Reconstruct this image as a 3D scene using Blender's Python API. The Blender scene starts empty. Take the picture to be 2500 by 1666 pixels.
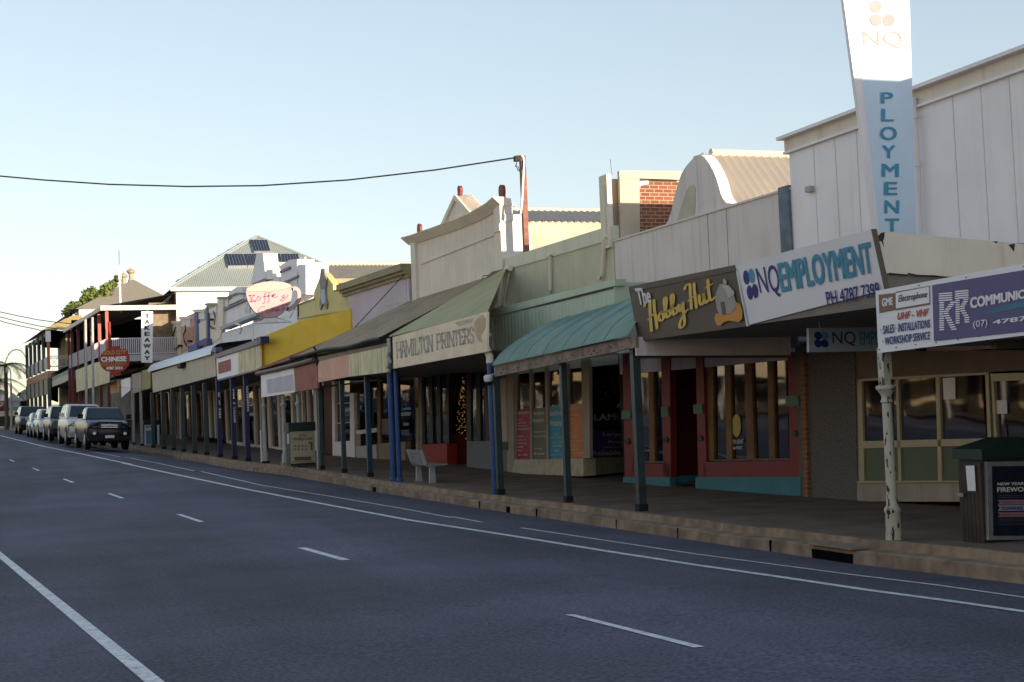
import bpy, bmesh, math, random
from mathutils import Vector, Matrix
random.seed(7)
PI=math.pi
sc=bpy.context.scene
COL=sc.collection
# ---------------------------------------------------------------- camera
FPX=3400.0; CX,CY=1250.0,833.0; SLOPE=0.041; H0=1053.0      # photograph measured on a 2500 x 1666 grid
rho=math.atan(SLOPE); cr,sr=math.cos(rho),math.sin(rho)
_u,_v=-CX/FPX,(CY-H0)/FPX
_a=_u*cr+_v*sr; _b=-_u*sr+_v*cr
PITCH=-math.atan(_b); YAW=-math.atan2(_a,math.cos(PITCH)-math.sin(PITCH)*_b)
Fw=Vector((math.sin(YAW)*math.cos(PITCH),math.cos(YAW)*math.cos(PITCH),math.sin(PITCH)))
Rh=Vector((math.cos(YAW),-math.sin(YAW),0)); Uh=Rh.cross(Fw)
Rr=Rh*cr-Uh*sr; Ur=Rh*sr+Uh*cr
cam=bpy.data.cameras.new('camera'); camo=bpy.data.objects.new('camera',cam); COL.objects.link(camo)
cam.sensor_width=36; cam.lens=FPX/2500*36; cam.clip_end=4000; cam.clip_start=.1
M=Matrix(((Rr.x,Ur.x,-Fw.x,0),(Rr.y,Ur.y,-Fw.y,0),(Rr.z,Ur.z,-Fw.z,0),(0,0,0,1)))
camo.matrix_world=M; sc.camera=camo
# ---------------------------------------------------------------- world, sun, exposure
SUN_EL=math.radians(7.5); SAZ=Vector((0.45,-0.893,0)).normalized()   # horizontal direction towards the sun
w=bpy.data.worlds.new('World'); sc.world=w; w.use_nodes=True
nt=w.node_tree; nt.nodes.clear()
sky=nt.nodes.new('ShaderNodeTexSky'); sky.sky_type='NISHITA'; sky.sun_disc=False
sky.sun_elevation=SUN_EL; sky.sun_rotation=math.atan2(SAZ.x,SAZ.y); sky.air_density=1.0; sky.dust_density=0.6; sky.ozone_density=1.2; sky.altitude=300
bg=nt.nodes.new('ShaderNodeBackground'); bg.inputs[1].default_value=0.15
wo=nt.nodes.new('ShaderNodeOutputWorld')
hs=nt.nodes.new('ShaderNodeHueSaturation'); hs.inputs['Saturation'].default_value=.9; nt.links.new(sky.outputs[0],hs.inputs['Color']); gm=nt.nodes.new('ShaderNodeGamma'); gm.inputs[1].default_value=.6; nt.links.new(hs.outputs[0],gm.inputs[0]); tn=nt.nodes.new('ShaderNodeVectorMath'); tn.operation='MULTIPLY'; tn.inputs[1].default_value=(.99,.985,1.02); nt.links.new(gm.outputs[0],tn.inputs[0]); nt.links.new(tn.outputs[0],bg.inputs[0]); nt.links.new(bg.outputs[0],wo.inputs[0])
sl=bpy.data.lights.new('sun','SUN'); sl.energy=3.0; sl.angle=math.radians(.5); sl.color=(1,.84,.64)
so=bpy.data.objects.new('sun',sl); COL.objects.link(so)
sdir=(SAZ*math.cos(SUN_EL)+Vector((0,0,math.sin(SUN_EL))))
so.rotation_euler=sdir.to_track_quat('Z','Y').to_euler()
sc.view_settings.view_transform='Standard'; sc.view_settings.look='None'; sc.view_settings.gamma=1; sc.view_settings.exposure=1.52
# ---------------------------------------------------------------- measuring helpers
def ray(px,py): return Fw+((px-CX)/FPX)*Rr+((CY-py)/FPX)*Ur
def K(Y):                     # lateral position of the line of awning posts
    if Y<20: return 9.8
    if Y<40: return 9.8-.066/40*(Y-20)**2
    return 9.14-.066*(Y-40)
ZF=[(-60,-1.5),(8,-1.6),(11,-1.64),(14,-1.7),(20,-1.73),(27,-1.74),(34.5,-1.69),(39,-1.59),(44,-1.5),(49,-1.48),(53,-1.43),(56,-1.36),(61,-1.28),(65,-1.21),(71,-1.13),(85,-.85),(102,-.5),(120,-.2),(150,.15),(250,1.0),(600,2.5),(1500,4)]
def lerp_t(T,Y):
    if Y<=T[0][0]: return T[0][1]
    for (a,b),(c,d) in zip(T,T[1:]):
        if Y<=c: return b+(d-b)*(Y-a)/(c-a)
    return T[-1][1]
def zf(Y): return lerp_t(ZF,Y)
CRW=[(-60,.16),(30,.18),(62,.44),(110,.5),(1500,.5)]
def zr(X,Y):
    wd=max(0,K(Y)-.5-X); t=min(1,wd/4.0); s=t*(2-t)
    return zf(Y)-.25+lerp_t(CRW,Y)*s-(0.012*max(0,wd-8))
def onS(px,py,d,Ymin=1,Ymax=900):
    D=ray(px,py); k=D.x/D.y; lo,hi=Ymin,Ymax
    for _ in range(50):
        m=(lo+hi)/2
        if k*m>K(m)+d: hi=m
        else: lo=m
    return Vector((k*lo,lo,D.z/D.y*lo))
def onX(px,py,X): D=ray(px,py); return D*(X/D.x)
def onY(px,py,Y): D=ray(px,py); return D*(Y/D.y)
def onRoad(px,py):
    D=ray(px,py); lo,hi=2,160
    y=2.0
    while y<200:
        if D.z/D.y*y < zr(D.x/D.y*y,y)+.006: break
        y+=.25
    lo,hi=y-.25,y
    for _ in range(25):
        m=(lo+hi)/2
        if D.z/D.y*m < zr(D.x/D.y*m,m)+.006: hi=m
        else: lo=m
    return D*(hi/D.y)
CR={'a':(0,560,2.851),'b':(350,560,2.613),'c':(750,560,2.305),'d':(1150,360,3.137),'e':(1150,760,2.904),'f':(1500,560,2.24),'g':(1900,0,2.24),'h':(1950,650,1.96),'i':(1500,820,3.484),'j':(1980,780,2.4115),'k':(1150,800,3.41),'l':(740,820,3.919),'m':(560,820,4.2375),'n':(330,820,4.612),'o':(0,940,6.536),'p':(0,700,6.533),'q':(1700,1150,2.941),'r':(1000,1100,2.941),'s':(300,1000,2.941),'t':(0,1020,4.706),'u':(0,1266,3.795),'v':(2250,1040,4.612),'w':(2120,620,6.032),'x':(560,650,9.225),'A':(1520,560,3.565),'B':(990,430,5.226),'C':(360,560,4.9),'D':(150,600,5.226),'E':(150,820,5.6),'G':(0,820,6.032),'H':(700,600,5.228),'I':(1640,360,5.6)}
def Q(c,*pts):                # crop coordinates -> photograph pixels
    if c=='S': return [tuple(p) for p in pts]
    o=CR[c]; return [(o[0]+x/o[2],o[1]+y/o[2]) for x,y in pts]
class Pl:                     # a vertical (or any) plane: origin o, along u, up w, outward n
    def __init__(s,o,u,wv=None):
        s.o=Vector(o); s.u=Vector(u).normalized(); s.w=Vector(wv).normalized() if wv is not None else Vector((0,0,1))
        s.n=s.w.cross(s.u).normalized()
        if s.n.dot(s.o)>0: s.n=-s.n
    def hit(s,px,py,off=0):
        D=ray(px,py); o=s.o+s.n*off; return D*(o.dot(s.n)/D.dot(s.n))
    def P(s,a,z,n=0): return s.o+s.u*a+Vector((0,0,z-s.o.z))+s.n*n
    def ac(s,p): return (Vector(p)-s.o).dot(s.u)
def facade(YL,YR,d):          # plane of a street front between two distances, YL the far end
    A=Vector((K(YL)+d,YL,0)); B=Vector((K(YR)+d,YR,0)); return Pl(A,B-A)
def perp(X,Y): return Pl((X,Y,0),(1,0,0))
# ---------------------------------------------------------------- meshes
class MB:
    def __init__(s): s.v=[]; s.f=[]; s.sm=False
    def add(s,vs,fs):
        n=len(s.v); s.v+= [tuple(v) for v in vs]; s.f+=[tuple(i+n for i in f) for f in fs]; return s
    def prism(s,pts,off):
        n=len(pts); off=Vector(off); P=[Vector(p) for p in pts]; Q2=[p+off for p in P]
        fs=[tuple(range(n)),tuple(range(2*n-1,n-1,-1))]+[(i,i+n,(i+1)%n+n,(i+1)%n) for i in range(n)]
        return s.add(P+Q2,fs)
    def box(s,x0,x1,y0,y1,z0,z1):
        return s.prism([(x0,y0,z0),(x1,y0,z0),(x1,y1,z0),(x0,y1,z0)],(0,0,z1-z0))
    def pan(s,pl,px,n0,n1,c='S'):     # px polygon seen on plane pl at n1, going back to n0
        pts=[pl.hit(*p,n1) for p in Q(c,*px)]; return s.prism(pts,pl.n*(n0-n1))
    def fb(s,pl,a0,a1,z0,z1,n0,n1):   # box in facade coordinates
        return s.prism([pl.P(a0,z0,n0),pl.P(a1,z0,n0),pl.P(a1,z0,n1),pl.P(a0,z0,n1)],(0,0,z1-z0))
    def tube(s,path,r,n=8,r2=None,caps=True):
        path=[Vector(p) for p in path]; N=len(path); rings=[]
        for i,p in enumerate(path):
            t=(path[min(i+1,N-1)]-path[max(i-1,0)]).normalized()
            ref=Vector((0,0,1)) if abs(t.z)<.9 else Vector((1,0,0))
            e1=t.cross(ref).normalized(); e2=t.cross(e1)
            rr=r if r2 is None else r+(r2-r)*i/(N-1)
            rings.append([p+(e1*math.cos(2*PI*k/n)+e2*math.sin(2*PI*k/n))*rr for k in range(n)])
        vs=[v for R in rings for v in R]; fs=[]
        for i in range(N-1):
            for k in range(n): fs.append((i*n+k,i*n+(k+1)%n,(i+1)*n+(k+1)%n,(i+1)*n+k))
        if caps: fs+=[tuple(range(n-1,-1,-1)),tuple((N-1)*n+k for k in range(n))]
        return s.add(vs,fs)
    def lathe(s,c,prof,n=16):         # prof: (r,z)
        vs=[];fs=[]
        for r,z in prof: vs+=[(c[0]+r*math.cos(2*PI*k/n),c[1]+r*math.sin(2*PI*k/n),c[2]+z) for k in range(n)]
        for i in range(len(prof)-1):
            for k in range(n): fs.append((i*n+k,i*n+(k+1)%n,(i+1)*n+(k+1)%n,(i+1)*n+k))
        fs.append(tuple(range(n-1,-1,-1))); fs.append(tuple((len(prof)-1)*n+k for k in range(n)))
        return s.add(vs,fs)
    def corr(s,p00,p10,p11,p01,pitch=.076,amp=.012,sub=4,trap=False):   # sheet, ribs run from p00 to p01
        p00,p10,p11,p01=map(Vector,(p00,p10,p11,p01))
        L=max((p10-p00).length,(p11-p01).length); n=max(4,int(L/pitch)*sub); nn=(p10-p00).cross(p01-p00).normalized()
        vs=[];fs=[]
        for i in range(n+1):
            t=i/n; h=math.sin(2*PI*i/sub)*amp if not trap else (amp if (i%sub)<sub/2 else 0)
            vs+=[p00.lerp(p10,t)+nn*h,p01.lerp(p11,t)+nn*h]
        for i in range(n): fs.append((2*i,2*i+2,2*i+3,2*i+1))
        return s.add(vs,fs)
    def ball(s,c,r,n=10,m=6,sz=1):
        return s.lathe((c[0],c[1],c[2]),[(r*math.sin(PI*(i+.02)/(m+.04)),-r*sz*math.cos(PI*(i+.02)/(m+.04))) for i in range(m+1)],n)
    def build(s,name,mat,parent=None,smooth=False,org=None):
        me=bpy.data.meshes.new(name)
        o=bpy.data.objects.new(name,me); COL.objects.link(o)
        w0=Vector((0,0,0))
        if parent is not None:
            o.parent=parent; w0=Vector(parent['_o']) if '_o' in parent else ORG[parent.name]
        elif org is not None: w0=Vector(org); o.location=w0
        ORG[o.name]=w0
        me.from_pydata([tuple(Vector(v)-w0) for v in s.v],[],s.f)
        bm=bmesh.new(); bm.from_mesh(me); bmesh.ops.recalc_face_normals(bm,faces=bm.faces); bm.to_mesh(me); bm.free()
        me.materials.append(mat)
        if smooth:
            for p in me.polygons: p.use_smooth=True
            try: me.set_sharp_from_angle(angle=math.radians(40))
            except Exception: pass
        return o
ORG={}
def tag(o,label=None,cat=None,group=None,kind=None):
    if label: o['label']=label
    if cat: o['category']=cat
    if group: o['group']=group
    if kind: o['kind']=kind
    return o
def thing(name,label,cat,loc,group=None,rotz=0):
    o=bpy.data.objects.new(name,None); COL.objects.link(o); o.location=loc; o.rotation_euler=(0,0,rotz); o.empty_display_size=.2
    ORG[o.name]=Vector(loc) if rotz==0 else Vector((0,0,0)); return tag(o,label,cat,group)
def copytree(o,parent=None):
    c=o.copy(); COL.objects.link(c); c.parent=parent
    for ch in list(o.children): copytree(ch,c)
    return c
def panel(name,mat,parent,pl,c,pts,n0=0,n1=.03): return MB().pan(pl,pts,n0,n1,c).build(name,mat,parent)
# ---------------------------------------------------------------- materials
def mat(name,col,rough=.75,var=.10,vs=2.5,dirt=0,ds=1,dcol=(.05,.045,.04),bump=0,bs=60,metal=0,spec=.4,emit=0,fade=0,fcol=(.6,.6,.58),streak=0):
    m=bpy.data.materials.new(name); m.use_nodes=True; n=m.node_tree.nodes; L=m.node_tree.links
    b=n['Principled BSDF']; b.inputs['Roughness'].default_value=rough; b.inputs['Metallic'].default_value=metal
    b.inputs['Specular IOR Level'].default_value=spec
    tc=n.new('ShaderNodeTexCoord')
    def noise(scale,detail=5,mp=None,r=.55):
        t=n.new('ShaderNodeTexNoise'); t.inputs['Scale'].default_value=scale; t.inputs['Detail'].default_value=detail; t.inputs['Roughness'].default_value=r
        if mp:
            q=n.new('ShaderNodeMapping'); q.inputs['Scale'].default_value=mp; L.new(tc.outputs['Object'],q.inputs[0]); L.new(q.outputs[0],t.inputs[0])
        else: L.new(tc.outputs['Object'],t.inputs[0])
        return t.outputs[0]
    def mixc(f,a,bb):
        x=n.new('ShaderNodeMix'); x.data_type='RGBA'
        if hasattr(f,'is_linked'): L.new(f,x.inputs[0])
        else: x.inputs[0].default_value=f
        for s,i in ((a,6),(bb,7)):
            if hasattr(s,'is_linked'): L.new(s,x.inputs[i])
            else: x.inputs[i].default_value=(*s,1)
        return x.outputs[2]
    def ramp(f,a,bb,va=0,vb=1):
        x=n.new('ShaderNodeMapRange'); x.inputs[1].default_value=a; x.inputs[2].default_value=bb; x.inputs[3].default_value=va; x.inputs[4].default_value=vb; L.new(f,x.inputs[0]); return x.outputs[0]
    c=mixc(ramp(noise(vs,6),.35,.65),tuple(max(0,k*(1-var)) for k in col),tuple(min(1,k*(1+var)) for k in col))
    if fade: c=mixc(ramp(noise(1.3,6),.45,.75,0,fade),c,fcol)
    if dirt: c=mixc(ramp(noise(1.0,7,(1.6*ds,1.6*ds,.9*ds)),.5,.78,0,dirt),c,dcol)
    if streak: c=mixc(ramp(noise(1.0,5,(7,7,.35)),.52,.75,0,streak),c,dcol)
    L.new(c,b.inputs['Base Color'])
    if bump:
        bn=n.new('ShaderNodeBump'); bn.inputs['Strength'].default_value=bump; bn.inputs['Distance'].default_value=.01; L.new(noise(bs,4),bn.inputs['Height']); L.new(bn.outputs[0],b.inputs['Normal'])
    if emit:
        b.inputs['Emission Color'].default_value=(*col,1); b.inputs['Emission Strength'].default_value=emit
    return m
def brickmat(name,c1,c2,mortar,bw=.23,bh=.086,rough=.85,ms=.012):
    m=mat(name,c1,rough); n=m.node_tree.nodes; L=m.node_tree.links; b=n['Principled BSDF']
    tc=n.new('ShaderNodeTexCoord'); sp=n.new('ShaderNodeSeparateXYZ'); L.new(tc.outputs['Object'],sp.inputs[0])
    ad=n.new('ShaderNodeMath'); L.new(sp.outputs[0],ad.inputs[0]); L.new(sp.outputs[1],ad.inputs[1])
    cb=n.new('ShaderNodeCombineXYZ'); L.new(ad.outputs[0],cb.inputs[0]); L.new(sp.outputs[2],cb.inputs[1])
    br=n.new('ShaderNodeTexBrick'); L.new(cb.outputs[0],br.inputs[0]); br.inputs['Color1'].default_value=(*c1,1); br.inputs['Color2'].default_value=(*c2,1); br.inputs['Mortar'].default_value=(*mortar,1)
    br.inputs['Scale'].default_value=1; br.inputs['Brick Width'].default_value=bw; br.inputs['Row Height'].default_value=bh; br.inputs['Mortar Size'].default_value=ms; br.inputs['Mortar Smooth'].default_value=.2
    L.new(br.outputs[0],b.inputs['Base Color'])
    bn=n.new('ShaderNodeBump'); bn.inputs['Strength'].default_value=.5; bn.inputs['Distance'].default_value=.01; bn.invert=True; L.new(br.outputs['Fac'],bn.inputs['Height']); L.new(bn.outputs[0],b.inputs['Normal'])
    return m
def glassmat(name,tint=.35,ior=1.75,rough=.03,tcol=(1,.97,.9)):
    m=bpy.data.materials.new(name); m.use_nodes=True; n=m.node_tree.nodes; L=m.node_tree.links; n.clear()
    o=n.new('ShaderNodeOutputMaterial'); mx=n.new('ShaderNodeMixShader'); fr=n.new('ShaderNodeFresnel'); fr.inputs[0].default_value=ior
    t=n.new('ShaderNodeBsdfTransparent'); t.inputs[0].default_value=(tint*tcol[0],tint*tcol[1],tint*tcol[2],1)
    g=n.new('ShaderNodeBsdfGlossy'); g.inputs['Roughness'].default_value=rough; g.inputs[0].default_value=(.95,.95,.95,1)
    tc=n.new('ShaderNodeTexCoord'); ns=n.new('ShaderNodeTexNoise'); ns.inputs['Scale'].default_value=.9; ns.inputs['Detail'].default_value=1
    L.new(tc.outputs['Object'],ns.inputs[0]); bp=n.new('ShaderNodeBump'); bp.inputs['Strength'].default_value=.25; bp.inputs['Distance'].default_value=.02
    L.new(ns.outputs[0],bp.inputs['Height']); L.new(bp.outputs[0],g.inputs['Normal'])
    L.new(fr.outputs[0],mx.inputs[0]); L.new(t.outputs[0],mx.inputs[1]); L.new(g.outputs[0],mx.inputs[2]); L.new(mx.outputs[0],o.inputs[0])
    return m
def asphalt():
    m=mat('asphalt',(.071,.070,.100),.85,.30,.28,bump=.5,bs=160); n=m.node_tree.nodes; L=m.node_tree.links; b=n['Principled BSDF']
    src=b.inputs['Base Color'].links[0].from_socket
    tc=n.new('ShaderNodeTexCoord'); t=n.new('ShaderNodeTexNoise'); t.inputs['Scale'].default_value=32; t.inputs['Detail'].default_value=3; L.new(tc.outputs['Object'],t.inputs[0])
    mr=n.new('ShaderNodeMapRange'); mr.inputs[1].default_value=.3; mr.inputs[2].default_value=.7; mr.inputs[3].default_value=.5; mr.inputs[4].default_value=1.55; L.new(t.outputs[0],mr.inputs[0])
    # wheel-worn streaks along the street
    mp=n.new('ShaderNodeMapping'); mp.inputs['Scale'].default_value=(.7,.035,1); L.new(tc.outputs['Object'],mp.inputs[0])
    t2=n.new('ShaderNodeTexNoise'); t2.inputs['Scale'].default_value=1; t2.inputs['Detail'].default_value=4; L.new(mp.outputs[0],t2.inputs[0])
    mr2=n.new('ShaderNodeMapRange'); mr2.inputs[1].default_value=.3; mr2.inputs[2].default_value=.7; mr2.inputs[3].default_value=.72; mr2.inputs[4].default_value=1.22; L.new(t2.outputs[0],mr2.inputs[0])
    mu=n.new('ShaderNodeMath'); mu.operation='MULTIPLY'; L.new(mr.outputs[0],mu.inputs[0]); L.new(mr2.outputs[0],mu.inputs[1])
    vm=n.new('ShaderNodeVectorMath'); vm.operation='SCALE'; L.new(src,vm.inputs[0]); L.new(mu.outputs[0],vm.inputs['Scale']); L.new(vm.outputs[0],b.inputs['Base Color'])
    return m
def woodmat(name,c,axis='v'):
    return mat(name,c,.6,.25,2,streak=.6,dcol=tuple(k*.35 for k in c),bump=.2)
m_asph=asphalt()
m_earth=mat('earth',(.16,.13,.09),.95,.3,.2,bump=.4)
m_paint=mat('line_paint',(.62,.64,.66),.6,.12,5,dirt=.85,ds=9,dcol=(.12,.12,.13))
m_foot=mat('footpath_asphalt',(.17,.122,.09),.85,.22,1.2,bump=.4,bs=90,dirt=.4)
m_kerb=mat('kerb_concrete',(.25,.18,.12),.85,.3,3.5,dirt=.9,dcol=(.09,.07,.05),bump=.6,bs=25)
m_kerb2=mat('gutter_concrete',(.24,.19,.14),.85,.2,1.5,dirt=.7,dcol=(.12,.09,.07),bump=.4,bs=25)
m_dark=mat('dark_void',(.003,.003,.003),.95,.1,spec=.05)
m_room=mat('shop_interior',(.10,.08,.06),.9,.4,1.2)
m_white=mat('white_paint',(.72,.70,.70),.55,.04,1.5,dirt=.18,dcol=(.4,.37,.33))
m_whitewall=mat('white_wall_paint',(.84,.79,.80),.5,.05,.8,streak=.22,dcol=(.45,.42,.4))
m_render=mat('grey_white_render',(.72,.64,.60),.8,.05,.9,streak=.32,dcol=(.22,.20,.18),bump=.15)
m_cream=mat('cream_render',(.76,.67,.56),.8,.06,1.2,streak=.25,dcol=(.25,.2,.15))
m_creamgrn=mat('pale_green_sheet',(.62,.60,.44),.5,.06,1.5,streak=.2,dcol=(.25,.25,.17))
m_pgreen=mat('mint_sheet',(.42,.50,.38),.5,.06,1.5,streak=.2,dcol=(.2,.24,.18))
m_teal=mat('teal_canopy_sheet',(.16,.26,.22),.6,.12,1.4,fade=.35,fcol=(.33,.40,.33),dirt=.45,dcol=(.12,.2,.18))
m_brick=brickmat('red_brick',(.27,.095,.05),(.18,.06,.035),(.45,.33,.21),ms=.009)
m_brick2=brickmat('brown_brick',(.20,.085,.04),(.12,.05,.025),(.2,.15,.1))
m_tan=mat('tan_render',(.53,.44,.33),.85,.12,.8,dirt=.35,dcol=(.3,.2,.1))
m_red=mat('dark_red_paint',(.20,.022,.022),.5,.08,2)
m_red2=mat('shaded_and_deep_red_paint',(.09,.008,.008),.5,.08,2)  # front's red with recess shade put into it; a door's own deep red too
m_blue=mat('teal_blue_paint',(.045,.20,.25),.6,.1,2,dirt=.15)
m_green=mat('grey_green_paint',(.10,.20,.16),.6,.1,4)
m_post=mat('dark_green_post_paint',(.035,.055,.055),.5,.2,4,dirt=.3,dcol=(.1,.09,.08))
m_bpost=mat('blue_post_paint',(.02,.07,.22),.45,.15,4,dirt=.3,dcol=(.03,.04,.07))
m_wpost=mat('grey_white_post_paint',(.42,.41,.40),.6,.1,4,dirt=.4,dcol=(.15,.13,.12))
m_navy=mat('navy_paint',(.02,.022,.09),.5,.15,4)
m_glass=glassmat('window_glass',.45,2.2)
m_glassd=glassmat('dark_window_glass',.16,2.3)
m_wood=woodmat('varnished_timber',(.20,.10,.035))
m_alu=mat('brass_anodised_frame',(.44,.38,.25),.45,.05,3,metal=.2)
m_pebble=mat('pebble_wall',(.13,.12,.11),.8,.7,45,bump=.8,bs=50)
m_stone=mat('cream_stone_base',(.50,.44,.32),.8,.15,6,dirt=.4,dcol=(.25,.2,.13),bump=.5,bs=14)
m_conc=mat('warm_concrete',(.36,.31,.25),.85,.1,2,bump=.3,streak=.2)
m_gpanel=mat('green_panel',(.10,.125,.07),.5,.08,1)
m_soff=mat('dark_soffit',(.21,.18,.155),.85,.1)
m_brown=mat('sign_brown_board',(.12,.095,.07),.6,.08,2,dirt=.2)
m_signw=mat('white_sign_board',(.80,.79,.82),.45,.03,1.5,dirt=.10,dcol=(.4,.38,.36))
m_lteal=mat('lettering_blue',(.06,.30,.45),.5,.04)
m_lnavy=mat('lettering_navy',(.02,.025,.20),.5,.04)
m_lyel=mat('lettering_yellow',(.72,.50,.10),.5,.05)
m_lwhite=mat('lettering_white',(.75,.73,.72),.5,.04)
m_lred=mat('lettering_red',(.55,.06,.04),.5,.05)
m_lblack=mat('lettering_black',(.025,.025,.025),.5,.04)
m_purple=mat('violet_board',(.085,.075,.21),.45,.1,1.2,dirt=.2,dcol=(.1,.08,.1))
m_roofbr=mat('brown_iron_roof',(.31,.24,.15),.65,.18,1.2,dirt=.5,dcol=(.1,.085,.06))
m_roofgn=mat('green_iron_roof',(.33,.30,.12),.6,.12,1.2,dirt=.2)
m_roofgr=mat('grey_green_iron_roof',(.27,.30,.28),.5,.05,.5)
m_roofcr=mat('cream_iron_roof',(.53,.47,.40),.5,.06,.8)
m_roofrd=mat('red_iron_roof',(.22,.05,.04),.6,.12,1)
m_roofbl=mat('silver_blue_iron_roof',(.42,.46,.52),.35,.08,.8,metal=.3)
m_rust=mat('rusty_red_steel',(.22,.085,.06),.7,.3,5,dirt=.4,dcol=(.12,.04,.03))
m_cable=mat('black_cable',(.015,.015,.017),.6,.1)
m_yel=mat('mustard_paint',(.78,.52,.045),.7,.07,1.5,fade=.45,fcol=(.62,.50,.16))
m_yel2=mat('faded_yellow_paint',(.66,.56,.20),.7,.08,1.5,fade=.8,fcol=(.58,.55,.38))
m_mauve=mat('pale_mauve_boards',(.55,.47,.52),.7,.07,.8,streak=.3,dcol=(.36,.33,.45))
m_olive=mat('olive_cornice_paint',(.30,.26,.15),.7,.12,2,dirt=.3)
m_galv=mat('galvanised_steel',(.35,.36,.37),.4,.15,6,metal=.7)
m_gutter=mat('weathered_gutter',(.17,.13,.10),.6,.25,4,dirt=.5)
m_board=mat('weathered_fascia_board',(.26,.20,.16),.85,.3,5,dirt=.7,dcol=(.06,.05,.045),bump=.4,bs=20)
m_pink=mat('faded_pink_valance',(.74,.42,.30),.8,.08,2,streak=.5,dcol=(.55,.45,.35))
m_faded=mat('streaky_cream_valance',(.74,.64,.40),.8,.12,2,streak=.85,dcol=(.13,.12,.11),fade=.4,fcol=(.45,.52,.44))
m_creamv=mat('cream_valance',(.58,.50,.38),.8,.06,2,streak=.45,dcol=(.38,.32,.24))
m_olivev=mat('olive_valance',(.33,.31,.15),.8,.1,2,streak=.5,dcol=(.2,.18,.1))
m_brred=mat('faded_red_board',(.36,.13,.10),.75,.1,2,dirt=.3)
m_ham=mat('cream_faded_board',(.86,.74,.54),.75,.05,2,fade=.5,fcol=(.60,.46,.30))
m_hamtx=mat('lettering_faded_grey',(.46,.42,.35),.75,.25,12)
m_steel=mat('bench_aluminium',(.52,.53,.54),.4,.08,4,metal=.5)
m_bin=mat('bin_green',(.008,.026,.02),.5,.15,3)
m_rubber=mat('black_rubber',(.012,.012,.012),.85,.1)
m_black=mat('black_plastic',(.009,.009,.009),.6,.1,spec=.2)
m_chrome=mat('chrome',(.8,.8,.8),.3,.02,metal=.6)
m_lamp=mat('headlight_lens',(.75,.72,.65),.25,.1,8,metal=.2)
m_plate=mat('number_plate',(.62,.6,.6),.5,.05)
m_bulb=mat('warm_bulb',(1,.8,.55),.5,0,emit=14)
m_fairy=mat('fairy_light',(1,.55,.2),.5,0,emit=.15)
m_solar=mat('solar_cell',(.012,.014,.03),.12,.1,1,spec=.8)
m_joint=mat('joint_line',(.60,.57,.58),.7)
m_leaf=mat('tree_leaves',(.10,.13,.03),.6,.5,1.5)
m_palm=mat('palm_fronds',(.05,.09,.02),.6,.4,1.5)
m_bark=mat('bark',(.14,.10,.07),.9,.25,4,bump=.5)
# ---------------------------------------------------------------- lettering
def textmesh(s,bold=0,shear=0):
    cu=bpy.data.curves.new('t','FONT'); cu.body=s; cu.size=1; cu.offset=bold; cu.shear=shear; cu.resolution_u=3
    o=bpy.data.objects.new('t',cu); COL.objects.link(o); dg=bpy.context.evaluated_depsgraph_get()
    me=bpy.data.meshes.new_from_object(o.evaluated_get(dg)); V=[(v.co.x,v.co.y) for v in me.vertices]; Fs=[tuple(p.vertices) for p in me.polygons]
    bpy.data.objects.remove(o); bpy.data.curves.remove(cu); bpy.data.meshes.remove(me); return V,Fs
def mapquad(mb,V,Fs,quad,pl,off,box=None):
    xs=[v[0] for v in V]; ys=[v[1] for v in V]; x0,x1,y0,y1=box or (min(xs),max(xs),min(ys),max(ys))
    TL,TR,BR,BL=quad; out=[]
    for x,y in V:
        a=(x-x0)/(x1-x0); b=(y-y0)/(y1-y0)
        px=(BL[0]*(1-a)+BR[0]*a)*(1-b)+(TL[0]*(1-a)+TR[0]*a)*b; py=(BL[1]*(1-a)+BR[1]*a)*(1-b)+(TL[1]*(1-a)+TR[1]*a)*b
        out.append(pl.hit(px,py,off))
    mb.add(out,Fs)
def text(s,pl,c,quad,m,parent,off=.036,bold=0,shear=0,name='lettering'):
    mb=MB(); V,Fs=textmesh(s,0,shear)
    xs_=[v[0] for v in V]; ys_=[v[1] for v in V]; bx=(min(xs_)-bold,max(xs_)+bold,min(ys_)-bold,max(ys_)+bold)
    sh=[(0,0)] if bold<.008 else [(-bold,-bold*.6),(bold,-bold*.6),(bold,bold*.6),(-bold,bold*.6)]
    for i,(dx,dy) in enumerate(sh): mapquad(mb,[(x+dx,y+dy) for x,y in V],Fs,Q(c,*quad),pl,off+i*.0012,bx)
    o=mb.build(name,m,parent); return o
def ribbon(strokes,wd):
    V=[];Fs=[]
    for st in strokes:
        # smooth by Catmull-Rom
        P=[Vector(p).to_2d() for p in st]
        if len(P)>2:
            R=[]
            for i in range(len(P)-1):
                a,b,c2,d=P[max(i-1,0)],P[i],P[i+1],P[min(i+2,len(P)-1)]
                for k in range(5):
                    t=k/5; R.append(.5*((2*b)+(c2-a)*t+(2*a-5*b+4*c2-d)*t*t+(3*b-a-3*c2+d)*t**3))
            P=R+[P[-1]]
        n0=len(V)
        for i,p in enumerate(P):
            t=(P[min(i+1,len(P)-1)]-P[max(i-1,0)])
            t=t.normalized() if t.length>1e-9 else Vector((1,0)); nn=Vector((-t.y,t.x))*wd/2
            V+=[tuple(p+nn),tuple(p-nn)]
        for i in range(len(P)-1): Fs.append((n0+2*i,n0+2*i+1,n0+2*i+3,n0+2*i+2))
        for p in (P[0],P[-1]):
            n1=len(V); V+=[(p.x+math.cos(k*PI/4)*wd/2,p.y+math.sin(k*PI/4)*wd/2) for k in range(8)]; Fs.append(tuple(range(n1,n1+8)))
    return V,Fs
def disc(cx,cy,rx,ry,n=24): return [(cx+rx*math.cos(2*PI*k/n),cy+ry*math.sin(2*PI*k/n)) for k in range(n)]
def each(name,m,parent,pl,c,quads,n0,n1):
    for q in quads: MB().pan(pl,q,n0,n1,c).build(name,m,parent)
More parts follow.
